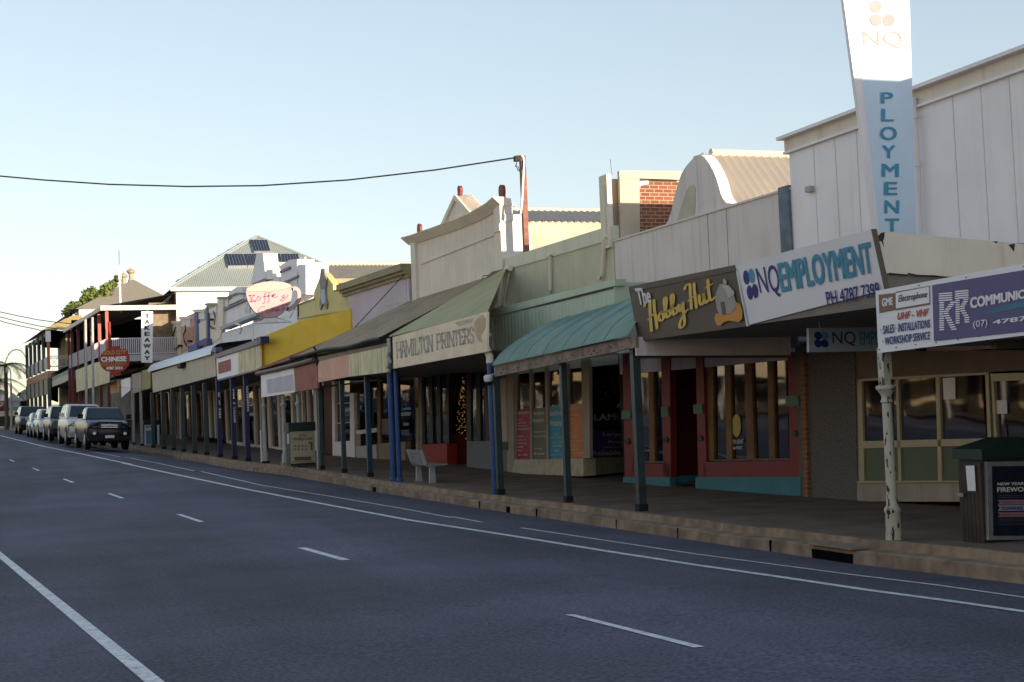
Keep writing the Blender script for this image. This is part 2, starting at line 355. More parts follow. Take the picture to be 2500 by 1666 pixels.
def flat(name,m,parent,pl,c,pts,off): # painted patch: a thin proud sheet
    return MB().pan(pl,pts,off-.004,off,c).build(name,m,parent)
# ================================================================= SETTING
def sheet(name,m,xs,ys,zfun,xoff=None):
    mb=MB(); V=[];F=[]; nx=len(xs)
    for y in ys:
        for x in xs:
            X=(xoff(y)+x) if xoff else x; V.append((X,y,zfun(X,y)))
    for j in range(len(ys)-1):
        for i in range(nx-1): F.append((j*nx+i,j*nx+i+1,(j+1)*nx+i+1,(j+1)*nx+i))
    mb.add(V,F); return mb
ys=[-60,-40,-20,-10,0]+[k*1.0 for k in range(1,125)]+[130,140,150,165,180,200,225,250,300,400,600,1000,1500]
kn=sorted(set(ys+[a for a,b in ZF]+[34.5]))
tag(sheet('road',m_asph,[-60,-40,-30,-24,-20,-17]+[-16+.5*k for k in range(0,33)],kn,zr,lambda y:K(y)-.5).build('road',m_asph),kind='structure')
def zg(X,Y): return zf(Y)-1.2
tag(sheet('ground',m_earth,[-1500,-600,-200,-60,0,60,200,600,1500],[-600,-60]+kn[1:]+[2500],lambda X,Y:zg(X,min(Y,1500))).build('ground',m_earth),kind='structure')
ykn=[y for y in kn if -60<=y<=250]
tag(sheet('footpath',m_foot,[-.22,.5,2,3.4,6],ykn,lambda X,Y:zf(Y)+.002*max(0,min(3.5,X-K(Y))),K).build('footpath',m_foot),kind='structure')
mb=MB()
prof=[(-.20,.012),(-.27,.010),(-.285,-.075),(-.29,-.09),(-.47,-.10),(-.49,-.115),(-.505,-.32)]
random.seed(3)
yk=[y for y in ykn if y>=-20]; yk2=[]
for a,b in zip(yk,yk[1:]): yk2+=[a+(b-a)*k/2 for k in range(2)] if a<80 else [a]
for i in range(len(yk2)-1):
    pass
V=[];F=[]
for y in yk2:
    j=random.uniform(-.014,.014)
    for d,z in prof: V.append((K(y)+d+j*(1 if d<-.25 else 0),y,zf(y)+z+j*.7))
n=len(prof)
for i in range(len(yk2)-1):
    for k in range(n-1): F.append((i*n+k,i*n+k+1,(i+1)*n+k+1,(i+1)*n+k))
k1=MB(); k1.add(V,[f for f in F]); tag(k1.build('kerb',m_kerb),kind='structure')
# joints in the kerb face and a paler gutter stone lip
kj=MB()
for p in [(1505,1283),(1655,1308),(1880,1331),(1170,1230),(620,1147)]+[(1310,1262)]:
    q=onS(*p,-.5); kj.box(q.x-.010,q.x+.1,q.y-.005,q.y+.005,zf(q.y)-.26,zf(q.y)-.105)
tag(kj.build('kerb_joints',m_dark),kind='structure')
# opposite footpath
tag(sheet('far_footpath',m_foot,[0,-.15,-4,-40],ykn,lambda X,Y:zr(X,Y)+.14,lambda y:K(y)-26).build('far_footpath',m_foot),kind='structure')
# storm drains
def drain(px,wd,ht,label):
    q=onS(*px,-.515); z=zf(q.y); t=thing('storm_drain',label,'drain',(q.x,q.y,z-.25))
    MB().box(q.x-.008,q.x+.02,q.y-wd/2,q.y+wd/2,z-.25,z-.25+ht).build('opening',m_dark,t)
    if wd>.5: MB().box(q.x-.03,q.x+.25,q.y-wd/2-.05,q.y+wd/2+.05,z-.085,z-.055).build('lintel',m_kerb2,t)
drain((2030,1352),.84,.11,'wide storm drain opening in the kerb beside the peeling white post')
drain((1240,1243),.16,.12,'small square drain hole in the kerb below the blue awning pipe')
drain((913,1193),.22,.12,'small drain hole in the kerb left of the aluminium bench')
# road markings
def band(pts_c,wd0,wd1,name='line'):
    P=[]
    for c,l in pts_c: P+=Q(c,*l)
    pts=[]
    for a,b in zip(P,P[1:]):
        n=max(1,int(abs(b[0]-a[0])/22))
        pts+=[(a[0]+(b[0]-a[0])*k/n,a[1]+(b[1]-a[1])*k/n) for k in range(n)]
    pts.append(P[-1]); G=[onRoad(*p) for p in pts]; V=[];F=[]
    for i,g in enumerate(G):
        t=(G[min(i+1,len(G)-1)]-G[max(i-1,0)]); t.z=0; t.normalize(); nn=Vector((t.y,-t.x,0)); wd=wd0+(wd1-wd0)*i/len(G)
        for s in (-1,1):
            q=g+nn*s*wd/2; V.append((q.x,q.y,zr(q.x,q.y)+.006))
    for i in range(len(G)-1): F.append((2*i,2*i+1,2*i+3,2*i+2))
    return V,F
mk=MB()
mk.add(*band([('t',[(0,205),(500,330),(1000,430),(1500,535)]),('s',[(0,385),(300,450),(900,575),(1500,690)]),('r',[(0,500),(700,607),(1400,720)]),('q',[(0,675),(600,760),(1200,850),(1800,930),(2353,1008),(2600,1042)])],.14,.11))
for seg in ([('t',[(960,370),(1160,410),(1380,450)])],[('t',[(1440,459),(1475,462)])],[('t',[(1490,465),(1800,520),(2230,612)])],[('s',[(560,445),(1000,545),(1500,625),(2000,710),(2353,775)]),('r',[(300,475),(520,515)])],[('r',[(800,555),(1500,660)]),('q',[(0,597),(480,660),(1100,742),(1700,815),(2353,907),(2600,940)])]):
    mk.add(*band(seg,.08,.075))
def blob(c,poly):
    P=Q(c,*poly); TL,TR,BR,BL=P; V=[];F=[]; n=12
    for i in range(n+1):
        t=i/n
        for a,b in ((TL,BR),(TR,BL)): pass
        for a,b in ((TL,BL),(TR,BR)):
            g=onRoad(a[0]+(b[0]-a[0])*t,a[1]+(b[1]-a[1])*t); V.append((g.x,g.y,zr(g.x,g.y)+.006))
    for i in range(n): F.append((2*i,2*i+1,2*i+3,2*i+2))
    mk.add(V,F)
for c,p in [('r',[(1115,1178),(1190,1178),(2120,1408),(2040,1415)]),('s',[(1250,993),(1310,990),(1632,1078),(1565,1082)]),('s',[(380,752),(420,752),(585,805),(545,808)]),('t',[(1230,872),(1270,868),(1435,925),(1385,928)]),('t',[(715,704),(750,703),(862,744),(820,748)]),('t',[(362,577),(385,577),(460,606),(430,610)]),('t',[(100,480),(118,480),(175,502),(150,505)])]: blob(c,p)
V=[];F=[]
L1=Q('u',(-60,250),(0,305),(500,700),(900,1030),(1530,1518),(1700,1650)); L2=Q('u',(-60,315),(0,370),(500,800),(1000,1230),(1340,1518),(1500,1650))
def resamp(L,n):
    out=[]
    for i in range(n+1):
        t=i/n*(len(L)-1); k=min(int(t),len(L)-2); f=t-k; out.append((L[k][0]+(L[k+1][0]-L[k][0])*f,L[k][1]+(L[k+1][1]-L[k][1])*f))
    return out
L1=Q('u',(-60,258),(1700,1652)); L2=Q('u',(-60,322),(1500,1652))
n=40
for i in range(n+1):
    t=i/n
    for Lx in (L1,L2):
        g=onRoad(Lx[0][0]+(Lx[1][0]-Lx[0][0])*t,Lx[0][1]+(Lx[1][1]-Lx[0][1])*t); V.append((g.x,g.y,zr(g.x,g.y)+.006))
for i in range(n): F.append((2*i,2*i+1,2*i+3,2*i+2))
mk.add(V,F)
tag(mk.build('road_markings',m_paint),kind='structure')
# ================================================================= BUILDINGS
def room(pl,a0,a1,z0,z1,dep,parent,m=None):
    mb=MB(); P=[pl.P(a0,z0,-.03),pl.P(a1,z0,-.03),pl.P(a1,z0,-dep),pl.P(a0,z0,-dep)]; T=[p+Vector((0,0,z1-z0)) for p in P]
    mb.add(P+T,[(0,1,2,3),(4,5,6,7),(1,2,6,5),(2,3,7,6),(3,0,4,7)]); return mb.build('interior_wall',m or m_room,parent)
def body(pl,a0,a1,z0,z1,dep,parent,mw,mr,n0=-.02):
    MB().fb(pl,a0,a1,z0,z1,-dep,n0).build('side_wall',mw,parent)
    MB().fb(pl,a0+.1,a1-.1,z1-.001,z1+.05,-dep+.1,n0-.1).build('roof',mr,parent)
def base(pl,Y=None): o=pl.o; return (o.x,o.y,zf(o.y))
def win(parent,pl,c,pts,off=-.02,m=None,fr=None,fw=.04):
    g=MB().pan(pl,pts,off-.012,off,c).build('window',m or m_glass,parent); return g
# ---- B1 : white building at the right
W1=facade(21.35,8.0,3.5)
b1=thing('shop_building','large white panelled building with a flat projecting cornice, behind the tall leaning pylon','building',(13.3,15,zf(15)))
a=lambda Y:21.35-Y
MB().fb(W1,0,13.35,1.0,4.40,-.2,0).build('wall',m_whitewall,b1)
mb=MB(); mb.fb(W1,-.1,13.35,4.40,4.62,-.2,.03); mb.build('frieze',m_cream,b1)
mb=MB(); mb.fb(W1,-.16,13.35,4.62,4.675,-.3,.16); mb.fb(W1,-.10,13.35,4.36,4.40,-.1,.07); mb.build('cornice',m_whitewall,b1)
mb=MB()
for i,px in enumerate((190,308,428,965,1122,1280)):
    y=onX(1900+px/2.24,350,13.29).y; MB().fb(W1,a(y)-.006,a(y)+.006,1.2,4.36,-.01,.006).build('cover_strip',m_joint,b1)
mb=MB(); P=[W1.hit(*Q('g',p)[0],.09) for p in ((742,540),(748,640),(757,760),(765,900),(770,1100),(780,1300))]
mb.tube([P[0]+Vector((.12,0,0)),P[0]]+P[1:],.04,10)
for p in (P[1],P[3],P[5]): mb.tube([p-Vector((0,0,.03)),p+Vector((0,0,.03))],.055,10)
mb.build('downpipe',m_white,b1,True)
MB().box(13.2,13.3,20.6,20.75,3.56,3.66).build('vent_cap',m_wpost,b1)
body(W1,0,13.35,1.2,3.8,14,b1,m_whitewall,m_roofcr,-.21)
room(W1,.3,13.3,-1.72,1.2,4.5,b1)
MB().fb(W1,3.6,13.35,.60,1.21,-.2,0).build('lintel',m_conc,b1)
MB().pan(W1,[(255,190),(1400,180),(1400,292),(262,352)],-.1,.012,'j').build('fascia',mat('header_brown',(.17,.135,.10),.8,.08),b1)
panel('pebble_pier',m_pebble,b1,W1,'j',[(-95,150),(256,200),(273,1078),(-62,1085)],-.3,.04)
panel('brick_pier',m_brick2,b1,W1,'i',[(1560,150),(1700,150),(1745,1420),(1598,1418)],-.3,.02)
MB().pan(W1,[(1575,150),(1612,150),(1650,1415),(1612,1415)],-.3,.10,'i').build('brick_pier',brickmat('orange_brick',(.30,.13,.06),(.22,.09,.045),(.28,.18,.1)),b1)
MB().pan(W1,[(272,962),(1300,955),(1300,1075),(272,1072)],-.3,.05,'j').build('base_wall',m_conc,b1)
MB().pan(W1,[(272,953),(1300,948),(1300,956),(272,963)],-.1,.09,'j').build('window_sill',m_alu,b1)
for q in ([(304,365),(500,358),(515,715),(310,718)],[(528,352),(735,342),(742,708),(535,712)],[(760,342),(1028,326),(1040,702),(772,708)]): win(b1,W1,'j',q,-.03,m_glassd)
each('window_frame',m_alu,b1,W1,'j',([(262,350),(1040,312),(1040,326),(262,366)],[(262,350),(296,350),(314,960),(276,960)],[(498,345),(512,345),(532,955),(515,955)],[(733,335),(756,335),(770,955),(748,955)],[(1024,312),(1044,312),(1062,760),(1042,760)],[(305,718),(1052,700),(1055,742),(305,760)],[(1056,320),(1400,310),(1400,352),(1060,366)],[(1060,360),(1074,360),(1096,760),(1080,760)]),-.06,.012)
for q in ([(310,758),(514,756),(520,955),(318,957)],[(532,756),(742,752),(750,955),(538,955)],[(766,750),(1045,742),(1060,955),(772,955)]): panel('lower_panel',m_gpanel,b1,W1,'j',q,-.06,-.015)
d1=panel('door',m_glassd,b1,W1,'j',[(1074,366),(1400,352),(1400,1075),(1100,1075)],-.06,-.04)
MB().tube([W1.hit(*Q('j',p)[0],.06) for p in ((1078,590),(1086,600),(1092,690),(1100,700))],.012).build('handle',m_alu,d1)
flat('notice',m_lwhite,b1,W1,'j',[(1080,478),(1152,474),(1155,555),(1086,557)],-.02)
flat('notice',m_lwhite,b1,W1,'j',[(775,347),(848,342),(850,470),(780,473)],-.015)
bs=thing('shop_building','plain cream shop building, unseen beyond the right edge, added to shade the near kerb','building',(13.3,-10,-1.6))  # unseen neighbour added to block the low sun from the near kerb
MB().box(13.35,26,-40,7.95,-1.8,5.0).build('wall',m_cream,bs); MB().box(13.2,26.1,-40.1,7.9,5.0,5.12).build('roof',m_roofcr,bs)
# canopy with the big fascia sign (box) over the white building's shop
cn=thing('street_canopy','deep white boxed street canopy with a peeling end panel, carrying the big white blue-lettered sign','canopy',(9.8,15.5,1.0))
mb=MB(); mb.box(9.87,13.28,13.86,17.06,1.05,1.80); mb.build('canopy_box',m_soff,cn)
PE=perp(9.7,13.84)
mb=MB(); mb.pan(PE,[(2132,563),(2520,598),(2520,690),(2330,676),(2165,668)],-.05,.0); mb.build('end_panel',m_cream,cn)
each('peeling_patch',m_lblack,cn,PE,'g',([(548,1290),(562,1275),(583,1270),(580,1300),(574,1318),(578,1352),(566,1322),(552,1318)],[(1260,1340),(1295,1332),(1290,1378),(1270,1352)],[(1175,1320),(1205,1322),(1192,1332)]),-.01,.004)
mb=MB(); mb.tube([PE.hit(2170,668,.01),PE.hit(2215,672,.01),PE.hit(2218,668,.01),PE.hit(2240,673,.01),PE.hit(2282,674,.01),PE.hit(2312,678,.01)],.008); mb.build('torn_edge',m_cable,cn)
panel('underside_flashing',mat('blue_lit_sheet',(.42,.52,.58),.4,.05),cn,PE,'S',[(2168,670),(2312,680),(2240,700),(2180,706)],-.06,-.03)  # blue light on the underside is put into this sheet's colour
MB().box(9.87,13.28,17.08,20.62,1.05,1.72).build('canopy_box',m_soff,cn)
def signboard(name,label,corners,cat='sign',m=m_signw,th=.05,grp=None):  # corners 3D TL,TR,BR,BL
    t=thing(name,label,cat,tuple((corners[2]+corners[3])/2),grp)
    pl=Pl(corners[0],corners[1]-corners[0],corners[0]-corners[3]); n=pl.n
    MB().prism([c for c in corners],-n*th).build('board',m,t); return t,pl
# leaning big sign
TL=onY(1800,646,17.06);TR=onY(2128,560,13.86);BR=onY(2160,707,13.86);BL=onY(1830,793,17.06)
s1,p1=signboard('shop_sign','long white fascia sign with tall blue letters and a phone number, on the boxed canopy',[TL,TR,BR,BL])
def logo(pl,c,cx,cy,rx,ry,sk,dx,dy,parent,off):
    mb=MB(); mb2=MB()
    for i,(ix,iy) in enumerate(((0,0),(1,0),(0,1),(1,1))):
        x0=cx+ix*dx+iy*sk[0]; y0=cy+iy*dy+ix*sk[1]
        (mb2 if i==1 else mb).pan(pl,[(x0+rx*math.cos(t*PI/12)+.15*rx*math.sin(t*PI/12),y0+ry*math.sin(t*PI/12)+(rx*math.cos(t*PI/12))*sk[2]) for t in range(24)],off-.004,off,c)
    mb.build('logo_dots',m_lnavy,parent); mb2.build('logo_dot',m_lteal,parent)
logo(p1,'A',1074,420,25,62,(32,-14,.25),46,132,s1,.008)
text('NQ',p1,'A',[(1152,338),(1340,300),(1382,590),(1205,600)],m_lnavy,s1,.008,.005)
text('EMPLOYMENT',p1,'A',[(1340,292),(2150,100),(2185,385),(1385,560)],m_lteal,s1,.008,.035)
text('PH 4787 7399',p1,'A',[(1762,545),(2225,458),(2240,580),(1782,668)],m_lnavy,s1,.008,.012)
MB().prism([TR+Vector((-.01,-.03,0)),TR+Vector((.05,-.03,0)),BR+Vector((.05,-.03,0)),BR+Vector((-.01,-.03,0))],(0,.028,0)).build('edge_trim',m_brown,s1)
TL=onY(*Q('A',(52,500))[0],20.64);TR=onY(*Q('A',(972,312))[0],17.15);BR=onY(*Q('A',(1076,845))[0],17.15);BL=onY(*Q('A',(135,975))[0],20.64)
s2,p2=signboard('shop_sign','dark brown sign with yellow handwriting and a small grey hut, left of the phone-number sign',[TL,TR,BR,BL],m=m_brown)
MB().prism([onY(*Q('A',p)[0],17.14) for p in ((976,312),(1000,308),(1110,838),(1078,846))],(0,-.03,0)).build('edge_trim',m_signw,s2)
mb=MB(); mb.pan(p2,[(52,500),(972,312),(984,362),(56,548)],0,.012,'A'); mb.build('top_flashing',m_brown,s2)
# hand lettering
def script(strokes,wd,quad,c,pl,m,parent,off,box=(0,1,0,1)):
    V,Fs=ribbon(strokes,wd); mb=MB(); mapquad(mb,V,Fs,Q(c,*quad),pl,off,box); return mb.build('lettering',m,parent)
hq=[(160,660),(800,420),(830,700),(210,940)]
HH=[[(.03,.90),(.05,1.0),(.11,1.02),(.09,.6),(.07,.1),(.07,0)],[(.05,.42),(.10,.5),(.16,.56)],[(.17,1.0),(.155,.6),(.15,.05),(.145,0)],
 [(.24,.5),(.20,.42),(.20,.25),(.235,.2),(.265,.32),(.25,.48),(.235,.5),(.29,.42)],
 [(.29,.42),(.34,.8),(.33,.95),(.305,.8),(.30,.3),(.32,.22),(.36,.3),(.35,.45),(.33,.45),(.385,.42)],
 [(.385,.42),(.44,.8),(.43,.97),(.405,.8),(.40,.3),(.42,.22),(.46,.3),(.45,.45),(.43,.45),(.47,.46)],
 [(.49,.5),(.48,.3),(.51,.25),(.54,.48)],[(.555,.52),(.54,.2),(.53,-.2),(.49,-.34),(.455,-.28),(.47,-.12),(.55,.12),(.60,.2)],
 [(.61,.95),(.63,1.06),(.69,1.08),(.675,.7),(.655,.2),(.65,.15)],[(.635,.5),(.68,.56),(.75,.6)],[(.75,1.05),(.735,.7),(.725,.2),(.725,.12)],
 [(.79,.55),(.78,.25),(.81,.15),(.84,.3),(.85,.55),(.85,.2),(.875,.15),(.90,.25)],[(.945,1.0),(.93,.6),(.925,.25),(.95,.15),(.99,.25)],[(.90,.72),(.95,.75),(.99,.77)]]
V,Fs=ribbon([[(x,y*1) for x,y in s] for s in HH],.042); 
mb=MB(); mapquad(mb,V,Fs,Q('A',(162,680),(792,495),(812,625),(205,860)),p2,.018,(0,1,.0,1)); 
mb=MB(); mapquad(mb,V,Fs,Q('A',(168,655),(775,425),(815,640),(212,905)),p2,.018,(0,1,0,1)); mb.build('lettering',m_lyel,s2)
text('The',p2,'A',[(105,512),(232,505),(252,640),(140,668)],m_lwhite,s2,.02,.035)
flat('orange_patch',mat('orange_paint',(.60,.28,.06),.6,.05),s2,p2,'A',[(800,770),(815,730),(860,745),(930,740),(975,690),(985,632),(1020,650),(1042,710),(1040,780),(1010,808),(960,800),(920,795),(880,810),(850,840),(825,840),(808,810)],.014)
flat('hut_wall',mat('hut_grey',(.36,.33,.31),.6,.05),s2,p2,'A',[(805,610),(812,560),(845,478),(880,520),(905,560),(930,600),(968,575),(985,640),(980,690),(935,735),(870,745),(845,752),(820,690)],.018)
flat('hut_roof',mat('hut_pale',(.50,.47,.43),.6,.05),s2,p2,'A',[(848,478),(925,492),(970,545),(968,572),(925,598),(905,560),(882,520)],.021)
flat('hut_chimney',mat('hut_pale2',(.45,.42,.39),.6,.05),s2,p2,'A',[(872,440),(888,432),(903,450),(903,482),(878,480)],.021)
flat('hut_door',m_brown,s2,p2,'A',[(850,636),(885,628),(900,738),(868,745)],.022)
# hanging under-canopy sign (faces the camera)
PH=perp(10.5,16.6)
TL=PH.hit(*Q('h',(48,296))[0]);TR=PH.hit(*Q('h',(560,291))[0]);BR=PH.hit(*Q('h',(560,403))[0]);BL=PH.hit(*Q('h',(50,412))[0])
s3,p3=signboard('hanging_sign','small pale blue hanging sign with four dots, under the boxed canopy behind the peeling post','sign' and [TL,TR,BR,BL],m=mat('pale_sign_board',(.42,.48,.55),.5,.04),th=.06)
logo(p3,'h',93,333,18,19,(0,0,0),32,37,s3,.008)
text('NQ',p3,'h',[(160,314),(272,312),(275,384),(162,382)],m_lnavy,s3,.008,.005)
text('EMPLOYMENT',p3,'h',[(290,312),(560,308),(560,376),(292,380)],m_lteal,s3,.008,.02)
mb=MB()
for x in (100,420): p=PH.hit(*Q('h',(x,296))[0],-.03); mb.tube([p,Vector((p.x,p.y,1.08))],.012)
mb.build('hanger',m_galv,s3)
# pylon
PY=perp(10.5,15.0)
t=thing('pylon_sign','tall leaning white and blue pylon sign with vertical lettering, rising above the white building','sign',tuple(onY(2190,575,15.0)))
front=[(2079,-25),(2220,-25),(2238,590),(2146,590)]
MB().pan(PY,front,-.06,0).build('panel',mat('pale_blue_board',(.60,.73,.86),.45,.03),t)
TL=onY(2056,-25,14.98); TRr=onY(2081,-25,14.98); BRr=onY(2149,590,14.98); BLl=onY(2139,590,14.98)
MB().prism([TL,TRr,BRr,BLl],(0,.06,0)).build('side_rail',m_whitewall,t)
text('NQ',PY,'g',[(460,168),(680,172),(682,268),(465,262)],mat('lettering_glare_beige',(.36,.31,.30),.6),t,.007,.004)  # letters and the dots below are coloured washed-out, as by sun glare
mb=MB()
for x,y in ((533,36),(536,110),(606,112)): mb.pan(PY,disc(x,y,33,34),.003,.007,'g')
mb.build('logo_dots',mat('lettering_glare_mauve',(.32,.28,.28),.6),t)
for ch,(y0,y1),(x0,x1) in (('P',(505,566),(562,630)),('L',(595,665),(565,632)),('O',(692,768),(557,650)),('Y',(795,865),(567,642)),('M',(895,968),(567,660)),('E',(995,1068),(580,652)),('N',(1095,1168),(582,662)),('T',(1195,1268),(585,662))):
    text(ch,PY,'g',[(x0,y0),(x1,y0),(x1,y1),(x0,y1)],m_lteal,t,.009,.02)
# ---- radio shop awning and sign
rt=thing('street_canopy','low tin street canopy at the right edge, carrying the violet sign above the bin','canopy',(9.8,11,.5))
MB().box(9.75,13.28,8.0,13.70,.98,1.05).build('roof',m_roofcr,rt)
MB().box(9.75,13.28,8.0,13.70,.54,.60).build('ceiling',m_soff,rt)
for yy in (12.2,10.4,8.6): MB().box(10.0,13.25,yy-.04,yy+.04,.44,.54).build('rafter',m_brown,rt)
MB().box(9.72,9.78,8.0,13.75,.52,1.2).build('fascia',m_gutter,rt)
PR=facade(13.8,8,-.15)
q=Q('w',(105,548),(2292,165),(2292,1190),(147,1462)); q=[q[0],(2560,632),(2560,812),q[3]]
TL,TR,BR,BL=[PR.hit(*p) for p in q]
s4,p4=signboard('shop_sign','violet and white radio shop sign with a striped monogram, at the right edge',[TL,TR,BR,BL])
flat('violet_panel',m_purple,s4,p4,'w',[(938,462),(2560,195),(2560,1120),(965,1290)],.006)
flat('brown_panel',mat('sign_tan',(.22,.125,.075),.6,.05),s4,p4,'w',[(148,605),(400,575),(402,828),(162,875)],.006)
flat('brown_border',mat('sign_tan2',(.20,.15,.09),.6,.05),s4,p4,'w',[(398,560),(902,470),(908,748),(402,836)],.006)
flat('white_panel',m_signw,s4,p4,'w',[(402,580),(892,484),(898,722),(406,806)],.009)
text('GME',p4,'w',[(195,655),(360,632),(362,755),(200,785)],m_signw,s4,.010,.05)
text('Electrophone',p4,'w',[(438,612),(865,545),(862,665),(440,745)],m_lblack,s4,.013,.01,.25)
text('UHF - VHF',p4,'w',[(428,868),(888,800),(880,912),(425,978)],m_lred,s4,.010,.03,.2)
text('· SALES · INSTALLATIONS',p4,'w',[(180,1060),(905,962),(905,1088),(180,1190)],m_lnavy,s4,.010,.02)
text('· WORKSHOP SERVICE',p4,'w',[(205,1230),(905,1140),(905,1262),(205,1352)],m_lnavy,s4,.010,.02)
text('COMMUNICATIONS',p4,'w',[(1495,640),(2830,440),(2830,560),(1500,815)],m_signw,s4,.012,.05)
text('(07)',p4,'w',[(1540,990),(1755,962),(1755,1090),(1545,1115)],m_signw,s4,.012,.01)
text('4787 7234',p4,'w',[(1825,980),(2900,830),(2900,925),(1830,1042)],m_signw,s4,.012,.03)
flat('teal_swoosh',mat('swoosh',(.03,.17,.25),.5),s4,p4,'w',[(1640,920),(1900,790),(2292,690),(2560,560),(2560,680),(2292,780),(1950,850)],.009)
mb=MB()                                                  # striped monogram
for i in range(17):
    y=575+i*33
    if i<4: mb.pan(p4,[(1040,y+6),(1225,y-8),(1240,y+10),(1036,y+26)],.008,.012,'w'); mb.pan(p4,[(1285,y-28),(1465,y-45),(1478,y-25),(1270,y-6)],.008,.012,'w')
    else:
        mb.pan(p4,[(1046,y+6),(1112,y+2),(1114,y+22),(1046,y+26)],.008,.012,'w')
        x=1235-abs(i-8)*0 - (i-4)*24 if i<9 else 1130+(i-9)*17
        mb.pan(p4,[(x-30,y),(x+50,y-6),(x+46,y+14),(x-30,y+20)],.008,.012,'w')
        if i<15:
            mb.pan(p4,[(1285,y-28),(1342,y-32),(1342,y-12),(1285,y-8)],.008,.012,'w')
            x=(1440,1430,1410,1390,1385,1395,1415,1440,1455,1455,1455)[min(i-4,10)]
            mb.pan(p4,[(x-40,y-40),(x+30,y-46),(x+30,y-26),(x-40,y-20)],.008,.012,'w')
mb.build('monogram',m_signw,s4)
mb=MB()
for x,y in ((735,468),(1430,350),(2280,185),(155,1412),(400,1382),(685,1335),(988,1308),(1312,1262),(1622,1218),(1965,1175)): mb.pan(p4,disc(x,y,7,7,8),.0,.012,'w')
mb.build('screws',m_lblack,s4)
# peeling cast iron post
PX=onS(2184,1335,0); g0=zf(PX.y)-.10
t=thing('verandah_post','cast iron verandah post with white paint peeling off dark metal, under the violet sign','post',(PX.x,PX.y,g0))
m_peel=mat('peeling_white_paint',(.50,.47,.38),.6,.06,3); 
_n=m_peel.node_tree.nodes; _L=m_peel.node_tree.links; _b=_n['Principled BSDF']; _s=_b.inputs['Base Color'].links[0].from_socket
_tc=_n.new('ShaderNodeTexCoord'); _mp=_n.new('ShaderNodeMapping'); _mp.inputs['Scale'].default_value=(22,22,6); _t=_n.new('ShaderNodeTexNoise'); _t.inputs['Scale'].default_value=1; _t.inputs['Detail'].default_value=3
_L.new(_tc.outputs['Object'],_mp.inputs[0]); _L.new(_mp.outputs[0],_t.inputs[0]); _r=_n.new('ShaderNodeMapRange'); _r.inputs[1].default_value=.60; _r.inputs[2].default_value=.615; _L.new(_t.outputs[0],_r.inputs[0])
_x=_n.new('ShaderNodeMix'); _x.data_type='RGBA'; _L.new(_r.outputs[0],_x.inputs[0]); _L.new(_s,_x.inputs[6]); _x.inputs[7].default_value=(.05,.025,.015,1); _L.new(_x.outputs[2],_b.inputs['Base Color'])
MB().lathe((PX.x,PX.y,g0),[(.098,0),(.102,.05),(.098,.10),(.085,.40),(.098,.43),(.098,.46),(.07,.50),(.066,.58),(.06,.62)],12).build('base',m_peel,t,True)
MB().lathe((PX.x,PX.y,g0),[(.062,.6),(.060,1.0),(.056,1.75),(.056,1.80)],12).build('shaft',m_peel,t,True)
MB().lathe((PX.x,PX.y,g0),[(.056,1.70),(.07,1.71),(.07,1.73),(.057,1.75),(.06,1.79),(.10,1.85),(.118,1.87),(.118,1.90),(.07,1.92)],12).build('capital',m_peel,t,True)
MB().box(PX.x-.058,PX.x+.058,PX.y-.058,PX.y+.058,g0+1.91,.56).build('upper_shaft',m_peel,t)
# ---- B2 dark red hobby shop
W2=facade(28.70,21.36,3.5); L2=(W2.P(0,0)-W2.P(0,0)).length
b2=thing('shop_building','grey-white building with a curved gable and dark red shopfront, under the brown sign','building',base(W2))
A2=(Vector((K(21.36)+3.5,21.36,0))-W2.o).length
MB().pan(W2,[(1412*1.0625,594),(1909,461),(1925,640),(1830,820),(1503,760)],-.2,0).build('parapet',m_render,b2) if False else MB().fb(W2,0,A2,.7,3.72,-.25,0).build('parapet',m_render,b2)
MB().fb(W2,0,A2,3.72,3.76,-.3,.03).build('coping',m_render,b2)
MB().fb(W2,A2-.34,A2-.01,.9,3.80,-.3,.05).build('end_pier',mat('grey_weathered_timber',(.16,.19,.23),.8,.2,4,streak=.7,dcol=(.07,.08,.1)),b2)
gq=Q('d',(1440,640),(1490,595),(1515,550),(1535,480),(1552,400),(1580,290),(1612,200),(1650,140),(1700,85))+Q('I',(300,124),(360,105),(400,104),(450,140),(510,220),(565,320),(612,430),(650,560),(672,640),(705,710),(750,762),(830,775),(870,792))
lowz=[W2.hit(*p,-.02) for p in gq]; 
lw=[Vector((lowz[-1].x,lowz[-1].y,3.7)),Vector((lowz[0].x,lowz[0].y,3.7))]
MB().prism(lowz+lw,-W2.n*.24).build('curved_gable',m_render,b2)
flat('faded_patch',mat('olive_faded_render',(.50,.46,.34),.8,.08),b2,W2,'I',[(60,1040),(100,900),(140,780),(200,590),(240,530),(290,512),(322,560),(318,800),(310,960),(140,1022)],-.012)
mb=MB(); 
for x in (490,745): 
    p=W2.hit(*Q('I',(x,960 if x<500 else 850))[0],0); aa=W2.ac(p); mb.fb(W2,aa-.008,aa+.008,1.9,3.72,-.01,.004)
mb.build('crack_joint',m_kerb,b2)
ap=W2.hit(*Q('I',(430,112))[0],-.4); rz=ap.z-.02; ry=ap.y-.2
mb=MB(); e1_=rz-(ry-21.42)*1.0; e2_=rz-(28.64-ry)*1.0; mb.corr((13.45,21.42,e1_),(24,21.42,e1_),(24,ry,rz),(13.45,ry,rz),  .19,.055,4); mb.corr((24,28.64,e2_),(13.45,28.64,e2_),(13.45,ry,rz),(24,ry,rz),.19,.04,4)
mb.build('roof',m_roofcr,b2)
MB().tube([(13.7,ry,rz+.04),(24,ry,rz+.04)],.09,8).build('ridge_cap',m_roofcr,b2)
body(W2,0,A2,1.2,1.9,13,b2,m_render,m_roofcr,-.26)
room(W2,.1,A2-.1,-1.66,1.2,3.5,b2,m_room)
PB=perp(9.8,20.45)
